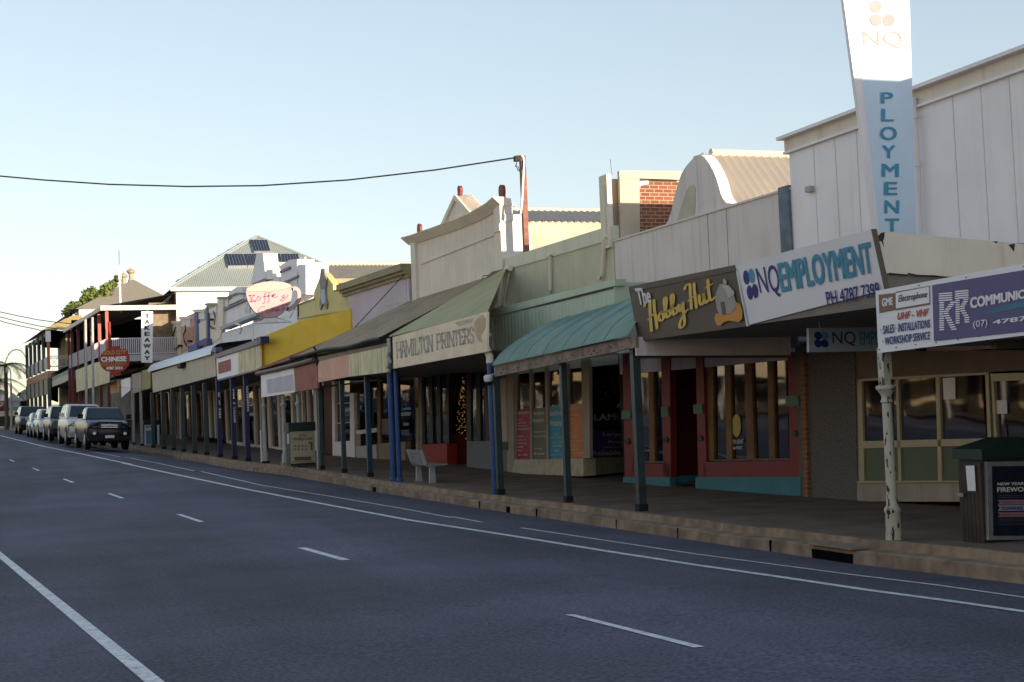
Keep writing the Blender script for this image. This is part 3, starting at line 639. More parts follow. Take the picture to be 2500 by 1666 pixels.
panel('bulkhead',m_render,b2,PB,'i',[(182,10),(1500,0),(1500,165),(188,170)],-.04,0)
MB().pan(W2,[(80,150),(1600,140),(1600,188),(80,188)],-.2,.02,'i').build('header',m_red2,b2)
rd=[[(68,150),(148,150),(165,1205),(88,1205)],[(148,1090),(475,1090),(475,1205),(150,1205)],[(396,150),(470,150),(480,1205),(418,1205)],[(418,1060),(440,1060),(440,1100),(418,1100)],
 [(690,150),(752,150),(785,1205),(712,1205)],[(760,1076),(1500,1064),(1500,1203),(760,1205)],[(1474,150),(1562,150),(1590,1203),(1494,1203)]]
each('red_frame',m_red,b2,W2,'i',rd,-.12,.03)
mb=MB(); mb.pan(W2,[(72,1203),(470,1203),(470,1306),(72,1278)],-.1,.05,'i'); mb.pan(W2,[(690,1203),(1584,1200),(1584,1418),(1400,1395),(1080,1338),(960,1332),(690,1310)],-.1,.05,'i'); mb.build('base_wall',m_blue,b2)
for q in ([(148,188),(400,188),(420,1090),(160,1090)],[(752,188),(1478,188),(1496,1064),(770,1076)]): win(b2,W2,'i',q,-.08,m_glass)
each('window_frame',m_wood,b2,W2,'i',([(285,188),(330,188),(342,1078),(300,1078)],[(755,188),(838,188),(845,1060),(780,1060)],[(934,188),(982,188),(1000,1055),(955,1055)],[(1102,188),(1160,188),(1190,1050),(1128,1055)],[(1298,188),(1345,188),(1365,1048),(1318,1050)],[(160,1070),(418,1070),(418,1080),(160,1080)],[(780,1054),(1494,1042),(1494,1054),(780,1066)]),-.10,-.03)
# entry recess
e0=W2.hit(*Q('i',(472,1205))[0]); e1=W2.hit(*Q('i',(700,1205))[0]); 
mb=MB(); mb.prism([e0+Vector((.04,.0,0)),e0+Vector((2.3,0,0)),e0+Vector((2.3,.08,0)),e0+Vector((.04,.08,0))],(0,0,2.5)); mb.prism([e0+Vector((1.6,.06,0)),e1+Vector((1.6,-.06,0)),e1+Vector((1.7,-.06,0)),e0+Vector((1.7,.06,0))],(0,0,2.5))
for v in range(0): pass
mb.build('door_recess',m_red2,b2)
mb=MB(); mb.prism([e0+Vector((.05,-.02,-.5)),e0+Vector((1.6,-.02,-.5)),e0+Vector((1.6,.0,-.5)),e0+Vector((.05,.0,-.5))],(0,0,.52)); mb.build('base_wall',m_blue,b2)
each('capital_block',m_green,b2,W2,'i',([(60,638),(135,632),(137,705),(62,712)],[(395,608),(455,604),(458,686),(398,690)],[(668,586),(745,580),(748,660),(672,666)],[(1452,514),(1562,506),(1566,595),(1456,602)]),-.02,.07)
mb=MB()
for x,y in ((108,900),(432,886),(725,872),(1530,832)): MB().pan(W2,disc(x,y,20,27,12),.02,.06,'i').build('rosette',m_lblack,b2)
flat('yellow_poster',mat('yellow_poster',(.50,.42,.08),.6),b2,W2,'i',disc(1038,765,38,98),-.06)
text('FOR RENT',W2,'i',[(1002,885),(1098,880),(1098,918),(1002,922)],m_lwhite,b2,-.055,.01)
text('4787',W2,'i',[(1008,945),(1088,940),(1088,966),(1008,970)],m_lwhite,b2,-.055,.01)
def sqpost(x,y,top,m,label,wd=.11,off=0,name='verandah_post',grp=None,zbase=None):
    p=onS(x,y,off); z0=zf(p.y) if zbase is None else zbase
    t=thing(name,label,'post',(p.x,p.y,z0),grp)
    MB().box(p.x-wd/2,p.x+wd/2,p.y-wd/2,p.y+wd/2,z0+.1,top).build('shaft',m,t)
    MB().box(p.x-wd/2-.015,p.x+wd/2+.015,p.y-wd/2-.015,p.y+wd/2+.015,z0-.02,z0+.12).build('base',m_rubber,t)
    return t,p
sqpost(1567,1249,1.0,m_post,'square dark steel post in front of the red shop window below the brown sign',.13)
# ---- B3 copy shop, pale green sheet parapet
W3=facade(35.2,28.72,3.5); A3=(Vector((K(28.72)+3.5,28.72,0))-W3.o).length
b3=thing('shop_building','copy shop with a pale green corrugated parapet and four coloured window posters','building',base(W3))
MB().fb(W3,0,A3,3.78,4.1,-.15,.04).build('parapet_cap',m_creamgrn,b3)
mb=MB(); mb.corr(W3.P(0,2.7,0),W3.P(A3,2.7,0),W3.P(A3,3.79,0),W3.P(0,3.79,0),.105,.026,6); mb.build('corrugated_wall',m_creamgrn,b3,True); MB().fb(W3,-.1,A3,.95,2.74,-.2,-.05).build('wall',m_creamgrn,b3)
MB().fb(W3,A3-.42,A3-.02,3.6,5.28,-.02,.10).build('corner_pilaster',m_cream,b3)
MB().fb(W3,A3-.36,A3-.12,3.7,5.05,.08,.12).build('pilaster_panel',m_creamgrn,b3)
PS=perp(13.2,28.66)
panel('side_wall',m_tan,b3,PS,'d',[(1137,180),(1330,180),(1330,235),(1290,240),(1295,700),(1150,720)],-.1,.0)
panel('coping',m_tan,b3,PS,'d',[(1137,180),(1640,182),(1640,250),(1137,232)],-.1,.02)
MB().box(13.72,20,28.70,28.9,3.2,5.12).build('brick_wall',m_brick,b3)
MB().box(13.2,20,28.91,29.2,3.2,5.2).build('side_wall',m_tan,b3)
flat('loose_render',m_cream,b3,PS,'d',[(1292,258),(1360,256),(1362,282),(1320,290),(1292,300)],.01)
MB().tube([(13.22,28.75,5.25),(13.2,28.75,5.62)],.012).build('vent_rod',m_galv,b3)
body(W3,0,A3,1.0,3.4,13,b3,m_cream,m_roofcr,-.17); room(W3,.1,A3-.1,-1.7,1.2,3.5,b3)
def pipe(c,pts,off,r,m,parent,pl,name='downpipe'):
    return MB().tube([pl.hit(*Q(c,p)[0],off) for p in pts],r,8).build(name,m,parent,True)
pipe('d',[(592,828),(604,832),(604,850),(606,1095),(600,1118)],.10,.05,m_cream,b3,W3); pipe('d',[(1045,680),(1030,690),(1022,720),(1003,985),(985,1005)],.10,.05,m_cream,b3,W3); pipe('d',[(300,925),(272,935),(264,960),(240,1100),(222,1200),(200,1218)],.16,.08,m_cream,b3,W3)
W3b=facade(31.2,23.2,1.2)
t=thing('verandah_fascia','mint green ribbed upstand fascia above the teal bullnose awning','fascia',tuple(W3b.P(0,1.4)))
q=Q('d',(125,1250),(1100,1010),(1100,1062),(150,1305))
MB().pan(W3b,[(125,1252),(1100,1010),(1100,1060),(130,1305)],-.2,.04,'d').build('top_cap',m_pgreen,t)
P=[W3b.hit(*Q('d',p)[0]) for p in ((165,1300),(1090,1062))]
mb=MB(); mb.corr((P[0].x,P[0].y,1.0),(P[1].x,P[1].y,1.0),(P[1].x,P[1].y,P[0].z),(P[0].x,P[0].y,P[0].z),.2,.012,4,True); mb.build('ribbed_sheet',m_pgreen,t)
MB().pan(W3b,[(125,1252),(165,1270),(165,1535),(135,1530)],-.2,.02,'d').build('end_post',m_cream,t)
pw=W3b.hit(*Q('d',(1100,1035))[0])
MB().prism([pw,pw+Vector((2.3,0,0)),pw+Vector((2.3,.06,0)),pw+Vector((0,.06,0))],(0,0,-1.2)).build('end_sheet',m_pgreen,t)
# bullnose awning
YA,YB=27.0,20.55
t=thing('bullnose_awning','teal curved corrugated bullnose awning with a weathered timber fascia board','awning',(9.6,24,.9))
mb=MB(); prof=[]
for k in range(9):
    th=k/8*PI/2; prof.append((-.22+1.45*k/8,.93+.92*(k/8)**.66))
V=[];F=[]; N=int((YA-YB)/.075)*2
for i in range(N+1):
    y=YA+(YB-YA)*i/N; h=.008 if i%2 else -.008
    for d,z in prof: V.append((K(y)+d,y,z+h+ .2*(YA-y)/(YA-YB)*0+ .03*(27-y)))
for i in range(N):
    for k in range(8): F.append((i*9+k,i*9+k+1,(i+1)*9+k+1,(i+1)*9+k))
mb.add(V,F); mb.build('roof_sheet',m_teal,t)
m_lap=mat('lap_line',(.10,.18,.165),.6)
for i in range(1,7):
    y=YA-i*(YA-YB)/7; MB().tube([(K(y)+d,y,z+.022+.03*(27-y)) for d,z in prof],.004,5).build('sheet_lap',m_lap,t)
WA=facade(27.2,20.4,-.12)
MB().pan(WA,[(190,330),(1366,68),(1371,166),(196,410)],-.06,0,'k').build('fascia_board',m_board,t)
mb=MB()
random.seed(5)
for i in range(34):
    x=random.uniform(220,1350); f=(x-190)/1176; y=350-262*f+random.uniform(8,55); r=random.uniform(5,13); mb.pan(WA,[(x+r*random.uniform(.5,1.1)*math.cos(k*PI/4),y+r*random.uniform(.5,1.1)*math.sin(k*PI/4)) for k in range(8)],-.01,.004,'k')
mb.build('stain_patches',m_lblack,t)
mb=MB(); mb.add([(K(y)+d,y,z) for y in (YA,YB) for d,z in ((-.1,.86),(3.45,1.15))],[(0,1,3,2)]); mb.build('ceiling_lining',m_soff,t)
sqpost(1388,1228,.98,m_post,'slim dark green post in the middle of the teal bullnose awning',.11); sqpost(1222,1208,.75,m_post,'dark green post beside the round blue pipe, at the teal awning left end',.13)
pb=onS(1209,1205,-.05); t=thing('drain_pipe','round bright blue drainpipe with a white bent top, at the teal awning left end','pipe',(pb.x,pb.y,zf(pb.y)))
MB().tube([(pb.x,pb.y,zf(pb.y)),(pb.x,pb.y,1.05)],.065,10).build('pipe',m_bpost,t,True); q=onS(*Q('k',(118,120))[0],-.1)
MB().tube([(pb.x,pb.y,1.0),(pb.x,pb.y,1.15),(q.x,q.y,q.z-.1),(q.x,q.y,q.z+.1),(q.x+.1,q.y,q.z+.18)],.08,10).build('elbow',m_cream,t,True)
q=onS(*Q('k',(145,430))[0],-.15); t=thing('dome_camera','white dome security camera hanging beside the blue pipe','camera',(q.x,q.y,q.z))
MB().lathe((q.x,q.y,q.z),[(.05,-.08),(.10,-.02),(.10,.06),(.06,.09)],12).build('housing',m_lwhite,t,True); MB().ball((q.x,q.y,q.z-.06),.075).build('lens_dome',m_black,t,True); MB().tube([(q.x,q.y,q.z+.07),(q.x+.12,q.y-.08,q.z+.1)],.02).build('bracket',m_galv,t)
# copy shop front
panel('base_wall',m_stone,b3,W3,'k',[(330,1100),(935,1088),(935,1238),(640,1228),(335,1212)],-.3,.03)
for q in ([(372,345),(486,345),(490,688),(372,688)],[(500,345),(614,345),(625,668),(502,680)],[(636,330),(760,330),(765,655),(640,660)],[(800,300),(918,300),(928,640),(806,645)]): win(b3,W3,'k',q,-.06,m_glass)
each('window_frame',m_conc,b3,W3,'k',([(345,330),(372,330),(374,1100),(350,1100)],[(484,330),(500,330),(505,1098),(494,1098)],[(612,330),(638,330),(642,1096),(628,1096)],[(915,260),(985,260),(988,1085),(935,1090)],[(755,300),(806,300),(812,1090),(765,1090)]),-.08,0)
def poster(pl,c,quad,col,lines,parent,m2=m_lwhite,off=-.05,seed=1):
    o=flat('poster',mat('poster_colour',col,.5,.05),parent,pl,c,quad,off); TL,TR,BR,BL=quad
    L=lambda a,b:((TL[0]*(1-a)+TR[0]*a)*(1-b)+(BL[0]*(1-a)+BR[0]*a)*b,(TL[1]*(1-a)+TR[1]*a)*(1-b)+(BL[1]*(1-a)+BR[1]*a)*b)
    for s,a0,a1,b0,b1 in lines: text(s,pl,c,[L(a0,b0),L(a1,b0),L(a1,b1),L(a0,b1)],m2,o,off+.004,.01)
poster(W3,'k',[(366,685),(490,676),(497,1095),(373,1096)],(.33,.012,.05),[('THERMOGRAPHY',.08,.95,.05,.10),('BUSINESS',.1,.5,.19,.22),('CARDS ONLINE',.1,.7,.25,.29),('LETTERHEADS',.1,.8,.32,.35),('INVOICE BOOKS FAST',.1,.93,.38,.42),('FLYERS',.12,.5,.53,.56),('DIGITAL INK',.12,.7,.6,.63),('IN PRINT AND',.12,.75,.67,.70),('COPIES',.12,.5,.74,.77),('BULK',.12,.4,.81,.84),('TEL. 4787',.12,.8,.90,.93)],b3)
poster(W3,'k',[(494,675),(626,664),(630,1092),(500,1094)],(.13,.13,.09),[('Hamilton',.1,.85,.06,.14),('Printers',.15,.85,.20,.28),('Photocopying A4 and',.02,.98,.45,.49),('A3 and Colour Prints',.08,.98,.54,.57),('Or Paper',.25,.75,.78,.83),('Or Canvas',.2,.85,.87,.92)],b3)
poster(W3,'k',[(638,660),(762,650),(768,1088),(645,1092)],(.02,.28,.42),[('Hamilton',.02,.95,.08,.18),('Printers',.12,.9,.26,.38),('and',.4,.6,.52,.55),('stationery supplies',.1,.95,.59,.62),('ALL FOR YOUR',.25,.95,.68,.71),('SCHOOL NEEDS',.25,.95,.75,.78),('OPEN',.4,.75,.84,.87),('monday to friday',.15,.95,.92,.95)],b3)
poster(W3,'k',[(804,642),(926,634),(936,1082),(812,1088)],(.60,.20,.05),[('LAMINATING',.02,.85,.05,.11),('Brochures',.05,.7,.18,.22),('Plans',.05,.45,.26,.29),('Signs',.05,.4,.34,.37),('WEDDING',.05,.4,.52,.55),('Invitations',.05,.75,.59,.62),('OF ALL KINDS',.05,.9,.67,.70),('COLOUR COPY',.05,.9,.75,.78),('OR BLACK',.05,.7,.83,.86),('WHILE YOU WAIT',.05,1,.89,.92)],b3)
# angled recess wall
r0=W3.hit(*Q('k',(940,1238))[0],.0); D=ray(*Q('k',(1290,1203))[0]); r1=D*(-1.66/D.z); WR=Pl((r0.x,r0.y,0),Vector((r1.x-r0.x,r1.y-r0.y,0)))
mb=MB(); mb.pan(WR,[(938,1088),(1300,1075),(1300,1203),(938,1238)],-.2,0.01,'k'); mb.build('base_wall',m_stone,b3)
win(b3,WR,'k',[(985,270),(1320,200),(1320,1072),(988,1080)],-.05,m_glass)
o=flat('purple_banner',mat('poster_violet',(.13,.08,.32),.5,.05),b3,WR,'k',[(985,862),(1320,848),(1320,1070),(988,1080)],-.03)
for s,q in (('Large & Small',[(1098,872),(1500,862),(1500,905),(1100,915)]),('Print Jobs',[(1145,940),(1420,930),(1420,972),(1145,978)]),('Reliable Local',[(1008,1025),(1420,1015),(1420,1056),(1010,1066)])): text(s,WR,'k',q,m_lwhite,o,-.024,.02)
flat('rule_line',m_lwhite,o,WR,'k',[(1102,995),(1320,992),(1320,996),(1102,1000)],-.024)
for s,q in (('COLOUR',[(1022,450),(1420,340),(1420,450),(1030,530)]),('COPY',[(1045,545),(1280,470),(1290,540),(1055,615)])): text(s,WR,'k',q,mat('window_lettering_faint',(.22,.15,.13),.6),b3,-.03,.03)
text('A4',WR,'k',[(1205,600),(1400,590),(1400,668),(1205,672)],m_lwhite,b3,-.03,.03); text('LAMINATING',WR,'k',[(1022,720),(1600,700),(1600,760),(1025,778)],m_lwhite,b3,-.03,.03)
panel('grey_pier',m_conc,b3,W3,'k',[(292,330),(350,330),(358,1100),(330,1210),(300,1208)],-.3,.04)
# ---- B4 printers
W4=facade(42.45,35.25,3.5); A4=(Vector((K(35.25)+3.5,35.25,0))-W4.o).length
b4=thing('shop_building','tall cream building with a pointed pediment and three dark red finials','building',base(W4))
MB().fb(W4,.05,A4,1.5,5.45,-.2,0).build('parapet',m_cream,b4)
MB().fb(W4,-.08,.32,1.5,5.5,-.22,.08).build('pilaster',m_cream,b4); mb=MB(); mb.fb(W4,A4-.42,A4+.02,1.5,5.75,-.25,.10); mb.fb(W4,A4-.45,A4+.03,4.85,5.05,-.25,.14); mb.build('pilaster',m_cream,b4)
mb=MB(); cz=[(-.35,5.66),(.5,5.62),(2,5.60),(4,5.58),(5.6,5.60),(6.7,5.68),(A4+.05,5.78)]
for (a0,z0),(a1,z1) in zip(cz,cz[1:]): mb.prism([W4.P(a0,z0-.24,.05),W4.P(a1,z1-.24,.05),W4.P(a1,z1-.03,.30),W4.P(a1,z1,.30),W4.P(a0,z0,.30),W4.P(a0,z0-.03,.30)],-W4.n*.4)
mb.build('cornice',m_cream,b4)
mb=MB(); mb.pan(W4,[(185,1108),(1210,700),(1212,726),(188,1132)],-.02,.04,'B'); mb.build('string_course',m_cream,b4)
t0=[W4.hit(*Q('B',p)[0],.02) for p in ((455,645),(645,237),(850,470))]
MB().prism([t0[0]+Vector((0,0,-.3)),t0[0],t0[1],t0[2],t0[2]+Vector((0,0,-.3))],-W4.n*.5).build('pediment',m_cream,b4)
mb=MB()
for a1,b1_ in ((t0[0],t0[1]),(t0[1],t0[2])): mb.prism([a1+W4.n*.06,b1_+W4.n*.06,b1_+W4.n*.06+Vector((0,0,-.16)),a1+W4.n*.06+Vector((0,0,-.16))],-W4.n*.58)
mb.build('raking_cornice',m_cream,b4)
def finial(cx,y0,y1,wd):
    mb=MB(); pts=[(cx-wd*.35,y1),(cx-wd*.5,y0+(y1-y0)*.45),(cx-wd*.45,y0+(y1-y0)*.15),(cx-wd*.2,y0),(cx+wd*.25,y0+2),(cx+wd*.45,y0+(y1-y0)*.2),(cx+wd*.5,y0+(y1-y0)*.5),(cx+wd*.4,y1)]
    mb.pan(W4,pts,-.13,-.05,'B'); mb.build('finial',mat('finial_red',(.20,.035,.03),.6,.2,6),b4)
finial(165,608,780,40); finial(680,124,246,40); finial(1215,112,298,60)
sw=W4.P(A4,0,0); PSW=perp(sw.x,sw.y-.02)
panel('side_wall',m_white,b4,PSW,'B',[(1262,495),(1510,492),(1520,975),(1290,1060),(1262,1060)],-.1,0); panel('side_coping',m_white,b4,PSW,'B',[(1258,492),(1512,490),(1512,572),(1262,572)],-.12,.03)
panel('side_coping',m_white,b4,PSW,'B',[(1200,318),(1340,288),(1362,345),(1368,478),(1290,480),(1268,360)],-.2,.0)
MB().box(13.62,26,35.3,35.5,3,5.13).build('side_wall',m_tan,b4)
mb=MB(); mb.corr((13.2,35.26,5.13),(26,35.26,5.13),(26,37.4,5.75),(13.2,37.4,5.75),.19,.03,4); mb.build('roof',mat('grey_iron_roof',(.30,.28,.26),.6,.1),b4); MB().tube([(13.2,37.4,5.78),(26,37.4,5.78)],.07).build('ridge_cap',m_roofcr,b4)
body(W4,0,A4,1.2,5.0,12,b4,m_cream,m_roofbr,-.22); room(W4,.1,A4-.1,-1.68,1.2,3.5,b4)
t=thing('wall_bracket','dark brown steel bracket with a square loop, above the green awning roof','bracket',tuple(W4.hit(*Q('B',(1230,1210))[0],.1)))
MB().pan(W4,[(1050,1268),(1105,1222),(1235,1190),(1238,1228),(1120,1255),(1085,1290),(1045,1305)],.10,.13,'B').build('arm',mat('dark_brown_steel',(.06,.03,.025),.5),t)
MB().tube([W4.hit(*Q('B',p)[0],.12) for p in ((1050,1270),(990,1275),(978,1318),(1045,1310),(1050,1270))],.014,6).build('loop',m_lblack,t)
# service pole and overhead wire
pp=onY(*Q('d',(423,800))[0],34.7); top=onY(*Q('d',(423,66))[0],34.7)
t=thing('service_pole','thin rusty red steel pole rising behind the green parapet with a wire at its top','pole',tuple(pp))
MB().box(pp.x-.07,pp.x+.07,34.63,34.77,3.2,top.z).build('mast',m_rust,t)
PP=perp(pp.x,34.62)
MB().tube([PP.hit(*Q('d',p)[0]) for p in ((380,510),(392,380),(400,200),(404,110),(398,75),(384,64))],.035,8).build('conduit',m_white,t,True)
panel('junction_box',m_black,t,PP,'d',[(338,64),(380,60),(382,103),(340,105)],-.1,.05)
MB().tube([PP.hit(*Q('d',p)[0],.02) for p in ((352,105),(345,140),(360,178),(378,186),(396,160),(398,100))],.012,6).build('cable_loop',m_cable,t); MB().tube([PP.hit(*Q('d',p)[0],.02) for p in ((340,135),(338,145),(362,150),(372,182),(385,180))],.010,6).build('cable_loop',m_cable,t)
wp=[(0,405),(100,414),(250,424),(430,429),(600,427),(800,414),(1000,391),(1183,363)]
mb=MB(); mb.tube([onY(x*1.0625,y*1.0625,34.6+ (1183-x)/1183*6) for x,y in [(-300,377)]+wp],.022,6); tag(mb.build('overhead_wire',m_cable,org=tuple(top)),'thick black overhead wire sagging across the whole left half of the sky','cable')
# awning roof of printers and neighbour
GL=facade(43.6,34.3,-.25); 
def yat(px,py,d): return onS(px,py,d).y
y0,y1=34.25,43.3
t=thing('street_awning','long brown iron awning roof with a green painted end, behind the faded printers sign','awning',(9.2,39,1.9))
def roofquad(ya,yb,d0,z0a,z0b,d1,z1a,z1b,m,name='roof_sheet',rib=True,pitch=.15):
    mb=MB(); P=[(K(ya)+d0,ya,z0a),(K(yb)+d0,yb,z0b),(K(yb)+d1,yb,z1b),(K(ya)+d1,ya,z1a)]
    if rib: mb.corr(P[0],P[1],P[2],P[3],pitch,.010,4)
    else: mb.add(P,[(0,1,2,3)])
    return mb.build(name,m,None if False else t)
# far part (brown) and near part (green, behind the printers sign)
roofquad(50.0,43.3,1.9,2.35,2.85,3.5,3.10,3.55,m_roofbr); roofquad(43.2,35.3,-.2,1.95,1.97,3.5,3.62,3.75,m_roofbr)
roofquad(35.3,27.35,-.15,2.0,2.02,3.5,3.75,3.75,m_roofgn) if False else None
mb=MB(); mb.prism([(K(27.3)-.15,27.3,2.02),(K(34.2)-.15,34.2,1.98),(K(35.0)+3.5,35.0,3.8),(K(35.0)+3.4,34.9,3.8)],(0,0,.03)); mb.build('green_sheet',m_roofgn,t)
MB().tube([(K(y)-.3,y,1.93+.03*math.sin(y*1.3)) for y in [43.4-.6*k for k in range(16)]],.06,8).build('gutter',m_black,t,True)
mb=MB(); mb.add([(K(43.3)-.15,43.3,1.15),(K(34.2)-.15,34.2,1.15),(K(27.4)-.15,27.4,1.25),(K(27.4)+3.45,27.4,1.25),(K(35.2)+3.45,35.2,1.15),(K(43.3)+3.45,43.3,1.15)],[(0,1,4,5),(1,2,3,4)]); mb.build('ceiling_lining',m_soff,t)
GV=facade(43.4,34.3,-.2)
MB().pan(GV,[(60,720),(230,685),(450,640),(450,662),(232,708),(60,748)],-.03,.0,'c').build('fascia_board',m_gutter,t)
MB().pan(GV,[(60,746),(230,706),(235,830),(62,862)],-.03,0.02,'c').build('valance',m_pink,t); MB().pan(GV,[(232,706),(450,660),(450,805),(236,830)],-.03,.02,'c').build('valance',m_faded,t)
# guy wire on mauve
# printers sign
PG=facade(33.9,27.1,-.25)
c_=Q('c',(480,608),(1012,464),(1010,690),(485,785)); TL,TR,BR,BL=[PG.hit(*p) for p in c_]
s5,p5=signboard('shop_sign','cream printers sign with big faded grey serif capitals, left of the mint green fascia',[TL,TR,BR,BL],m=m_ham)
# serif stroke letters
G={'H':[[(0,0),(0,1)],[(1,0),(1,1)],[(0,.5),(1,.5)]],'A':[[(0,0),(.5,1)],[(.5,1),(1,0)],[(.2,.35),(.8,.35)]],'M':[[(0,0),(0,1)],[(0,1),(.5,.15)],[(.5,.15),(1,1)],[(1,1),(1,0)]],'I':[[(.5,0),(.5,1)]],'L':[[(.1,0),(.1,1)],[(.1,0),(1,0)],[(1,0),(1,.25)]],'T':[[(.5,0),(.5,1)],[(0,1),(1,1)],[(0,1),(0,.8)],[(1,1),(1,.8)]],'O':[[(.5,0),(.1,.2),(.02,.5),(.1,.8),(.5,1),(.9,.8),(.98,.5),(.9,.2),(.5,0)]],'N':[[(0,0),(0,1)],[(0,1),(1,0)],[(1,0),(1,1)]],'P':[[(.1,0),(.1,1)],[(.1,1),(.8,1),(1,.75),(.8,.5),(.1,.5)]],'R':[[(.1,0),(.1,1)],[(.1,1),(.8,1),(1,.75),(.8,.5),(.1,.5)],[(.5,.5),(1,0)]],'E':[[(.1,0),(.1,1)],[(.1,1),(1,1)],[(1,1),(1,.8)],[(.1,.5),(.8,.5)],[(.1,0),(1,0)],[(1,0),(1,.2)]],'S':[[(.95,.8),(.7,1),(.3,1),(.05,.78),(.3,.55),(.7,.47),(.95,.25),(.7,0),(.3,0),(.05,.2)]]}
def serif(s,quad,c,pl,m,parent,off):
    adv=0;V=[];Fs=[]
    W={'I':.45,'M':1.25,' ':.6}
    for ch in s:
        w_=W.get(ch,.85)
        if ch!=' ':
            st=[[((adv+(x*.8+.1)*w_)*.8,y) for x,y in q] for q in G[ch]]
            for (x,y) in [(x,y) for q in G[ch] for x,y in (q[0],q[-1]) if y in(0,1) and ch not in 'OST' and not(ch in 'ELT' and x==1)]:
                xx=(adv+(x*.8+.1)*w_)*.8; st.append([(xx-.11,y),(xx+.11,y)])
            v,f=ribbon(st[:len(G[ch])],.15); n0=len(V); V+=v; Fs+=[tuple(i+n0 for i in q) for q in f]
            v,f=ribbon(st[len(G[ch]):],.06) if len(st)>len(G[ch]) else ([],[]); n0=len(V); V+=v; Fs+=[tuple(i+n0 for i in q) for q in f]
        adv+=w_
    mb=MB(); mapquad(mb,V,Fs,Q(c,*quad),pl,off); return mb.build('lettering',m,parent)
serif('HAMILTON',[(497,634),(706,590),(708,690),(502,732)],'c',p5,m_hamtx,s5,.008); serif('PRINTERS',[(722,586),(935,545),(938,640),(726,684)],'c',p5,m_hamtx,s5,.008)
flat('flaked_patch',mat('flaked_tan',(.56,.42,.26),.8,.1),s5,p5,'c',[(940,520),(985,480),(1005,505),(1000,560),(975,600),(985,640),(960,625),(940,570)],.006)
flat('flaked_patch',mat('flaked_tan2',(.56,.47,.34),.8,.1),s5,p5,'c',[(830,525),(890,510),(935,500),(925,520),(880,535),(850,545)],.006)
# blue double post
for x,y,rr,lab in ((962,1175,.085,'thick round blue post at the left end of the cream printers sign'),(976,1176,.06,'thinner round blue pipe right beside the thick blue post, left of the bench')):
    p=onS(x,y,-.02); t=thing('verandah_post',lab,'post',(p.x,p.y,zf(p.y)))
    MB().tube([(p.x,p.y,zf(p.y)),(p.x,p.y,1.15)],rr,12).build('shaft',m_bpost,t,True); MB().lathe((p.x,p.y,zf(p.y)),[(rr+.03,0),(rr+.03,.06),(rr,.1)],12).build('base',m_bpost,t)
q=onS(*Q('c',(458,770))[0],-.3); MB
t=thing('downpipe','crooked pale pipe bend between the streaky valance and the printers sign','pipe',tuple(q)); MB().tube([onS(*Q('c',p)[0],-.3) for p in ((458,615),(462,690),(456,720),(466,748),(454,780),(462,805))],.05,8).build('pipe',m_wpost,t,True)
sqpost(904,1163,1.15,mat('dark_blue_post_paint',(.015,.045,.09),.5,.2,4),'dark blue-green square post left of the thick blue post',.13)
sqpost(841,1155,1.15,m_post,'dark grey square post under the pink valance, standing before the white shop window',.12); sqpost(787,1146,1.1,m_post,'dark grey square post beside the thin pale pipe, at the pink valance left end',.12)
p=onS(777,1147,-.05); t=thing('drain_pipe','thin pale drainpipe at the left end of the pink valance','pipe',(p.x,p.y,zf(p.y))); MB().tube([(p.x,p.y,zf(p.y)),(p.x,p.y,1.2)],.035).build('pipe',m_wpost,t,True)
# printers shopfront
for q in ([(930,380),(1060,380),(1075,1000),(940,1000)],[(1130,340),(1372,340),(1376,1030),(1140,1035)],[(1568,330),(1790,330),(1795,1008),(1568,1015)]): win(b4,W4,'l',q,-.06,m_glass)
each('window_frame',mat('black_frame',(.02,.018,.016),.5),b4,W4,'l',([(1118,330),(1150,330),(1165,1035),(1138,1035)],[(1198,330),(1228,330),(1242,1030),(1212,1030)],[(1275,330),(1308,330),(1318,1030),(1288,1030)],[(1365,330),(1392,330),(1395,1030),(1372,1030)],[(1558,330),(1600,330),(1606,1010),(1566,1015)],[(1652,330),(1692,330),(1698,1010),(1662,1010)],[(1745,330),(1800,330),(1800,1010),(1752,1010)],[(1118,330),(1800,318),(1800,350),(1118,360)]),-.1,-.02)
panel('base_wall',mat('bright_red_base',(.32,.03,.02),.55,.06),b4,W4,'l',[(1130,1040),(1375,1033),(1378,1252),(1142,1242)],-.3,.03)
panel('base_wall',mat('blue_grey_base',(.17,.18,.19),.7,.06),b4,W4,'l',[(1566,1010),(1985,1005),(1995,1310),(1800,1290),(1566,1252)],-.3,.0)
r0=W4.hit(*Q('l',(1377,1250))[0]); mb=MB(); mb.prism([r0+Vector((.02,-.0,0)),r0+Vector((1.5,0,0)),r0+Vector((1.5,.06,0)),r0+Vector((.02,.06,0))],(0,0,.95)); mb.build('recess_base',mat('deep_red_base',(.16,.012,.01),.5),b4)
mb=MB(); 
for i in range(2): mb.pan(W4,disc((1000,1050)[i],(493,490)[i],12,14,10),-.5,-.45,'l')
for i in range(2): mb.pan(W4,disc((1188,1240)[i],(400,386)[i],10,10,10),-.5,-.45,'l')
tt=mb.build('ceiling_lamp',m_bulb,b4)
random.seed(11); mb=MB()
for i in range(110):
    f=random.random()**.7; y=400+f*590; x=1530-30*f+random.uniform(-1,1)*(8+58*f)*(1 if y<760 else .9); mb.pan(W4,disc(min(x,1558),y,1.5,1.8,6),-.62,-.6,'l')
ct=thing('christmas_tree','dark Christmas tree of small warm fairy lights inside the printers window','christmas tree',tuple(W4.hit(*Q('l',(1500,1000))[0],-.7)))
mb.build('fairy_lights',m_fairy,ct)
cc=W4.hit(*Q('l',(1500,1000))[0],-1.1); MB().lathe((cc.x,cc.y,-1.5),[(.05,0),(.05,.3),(.5,.32),(.02,2.6)],10).build('branches',mat('tinsel_dark',(.01,.02,.01),.8),ct)
mb=MB(); 
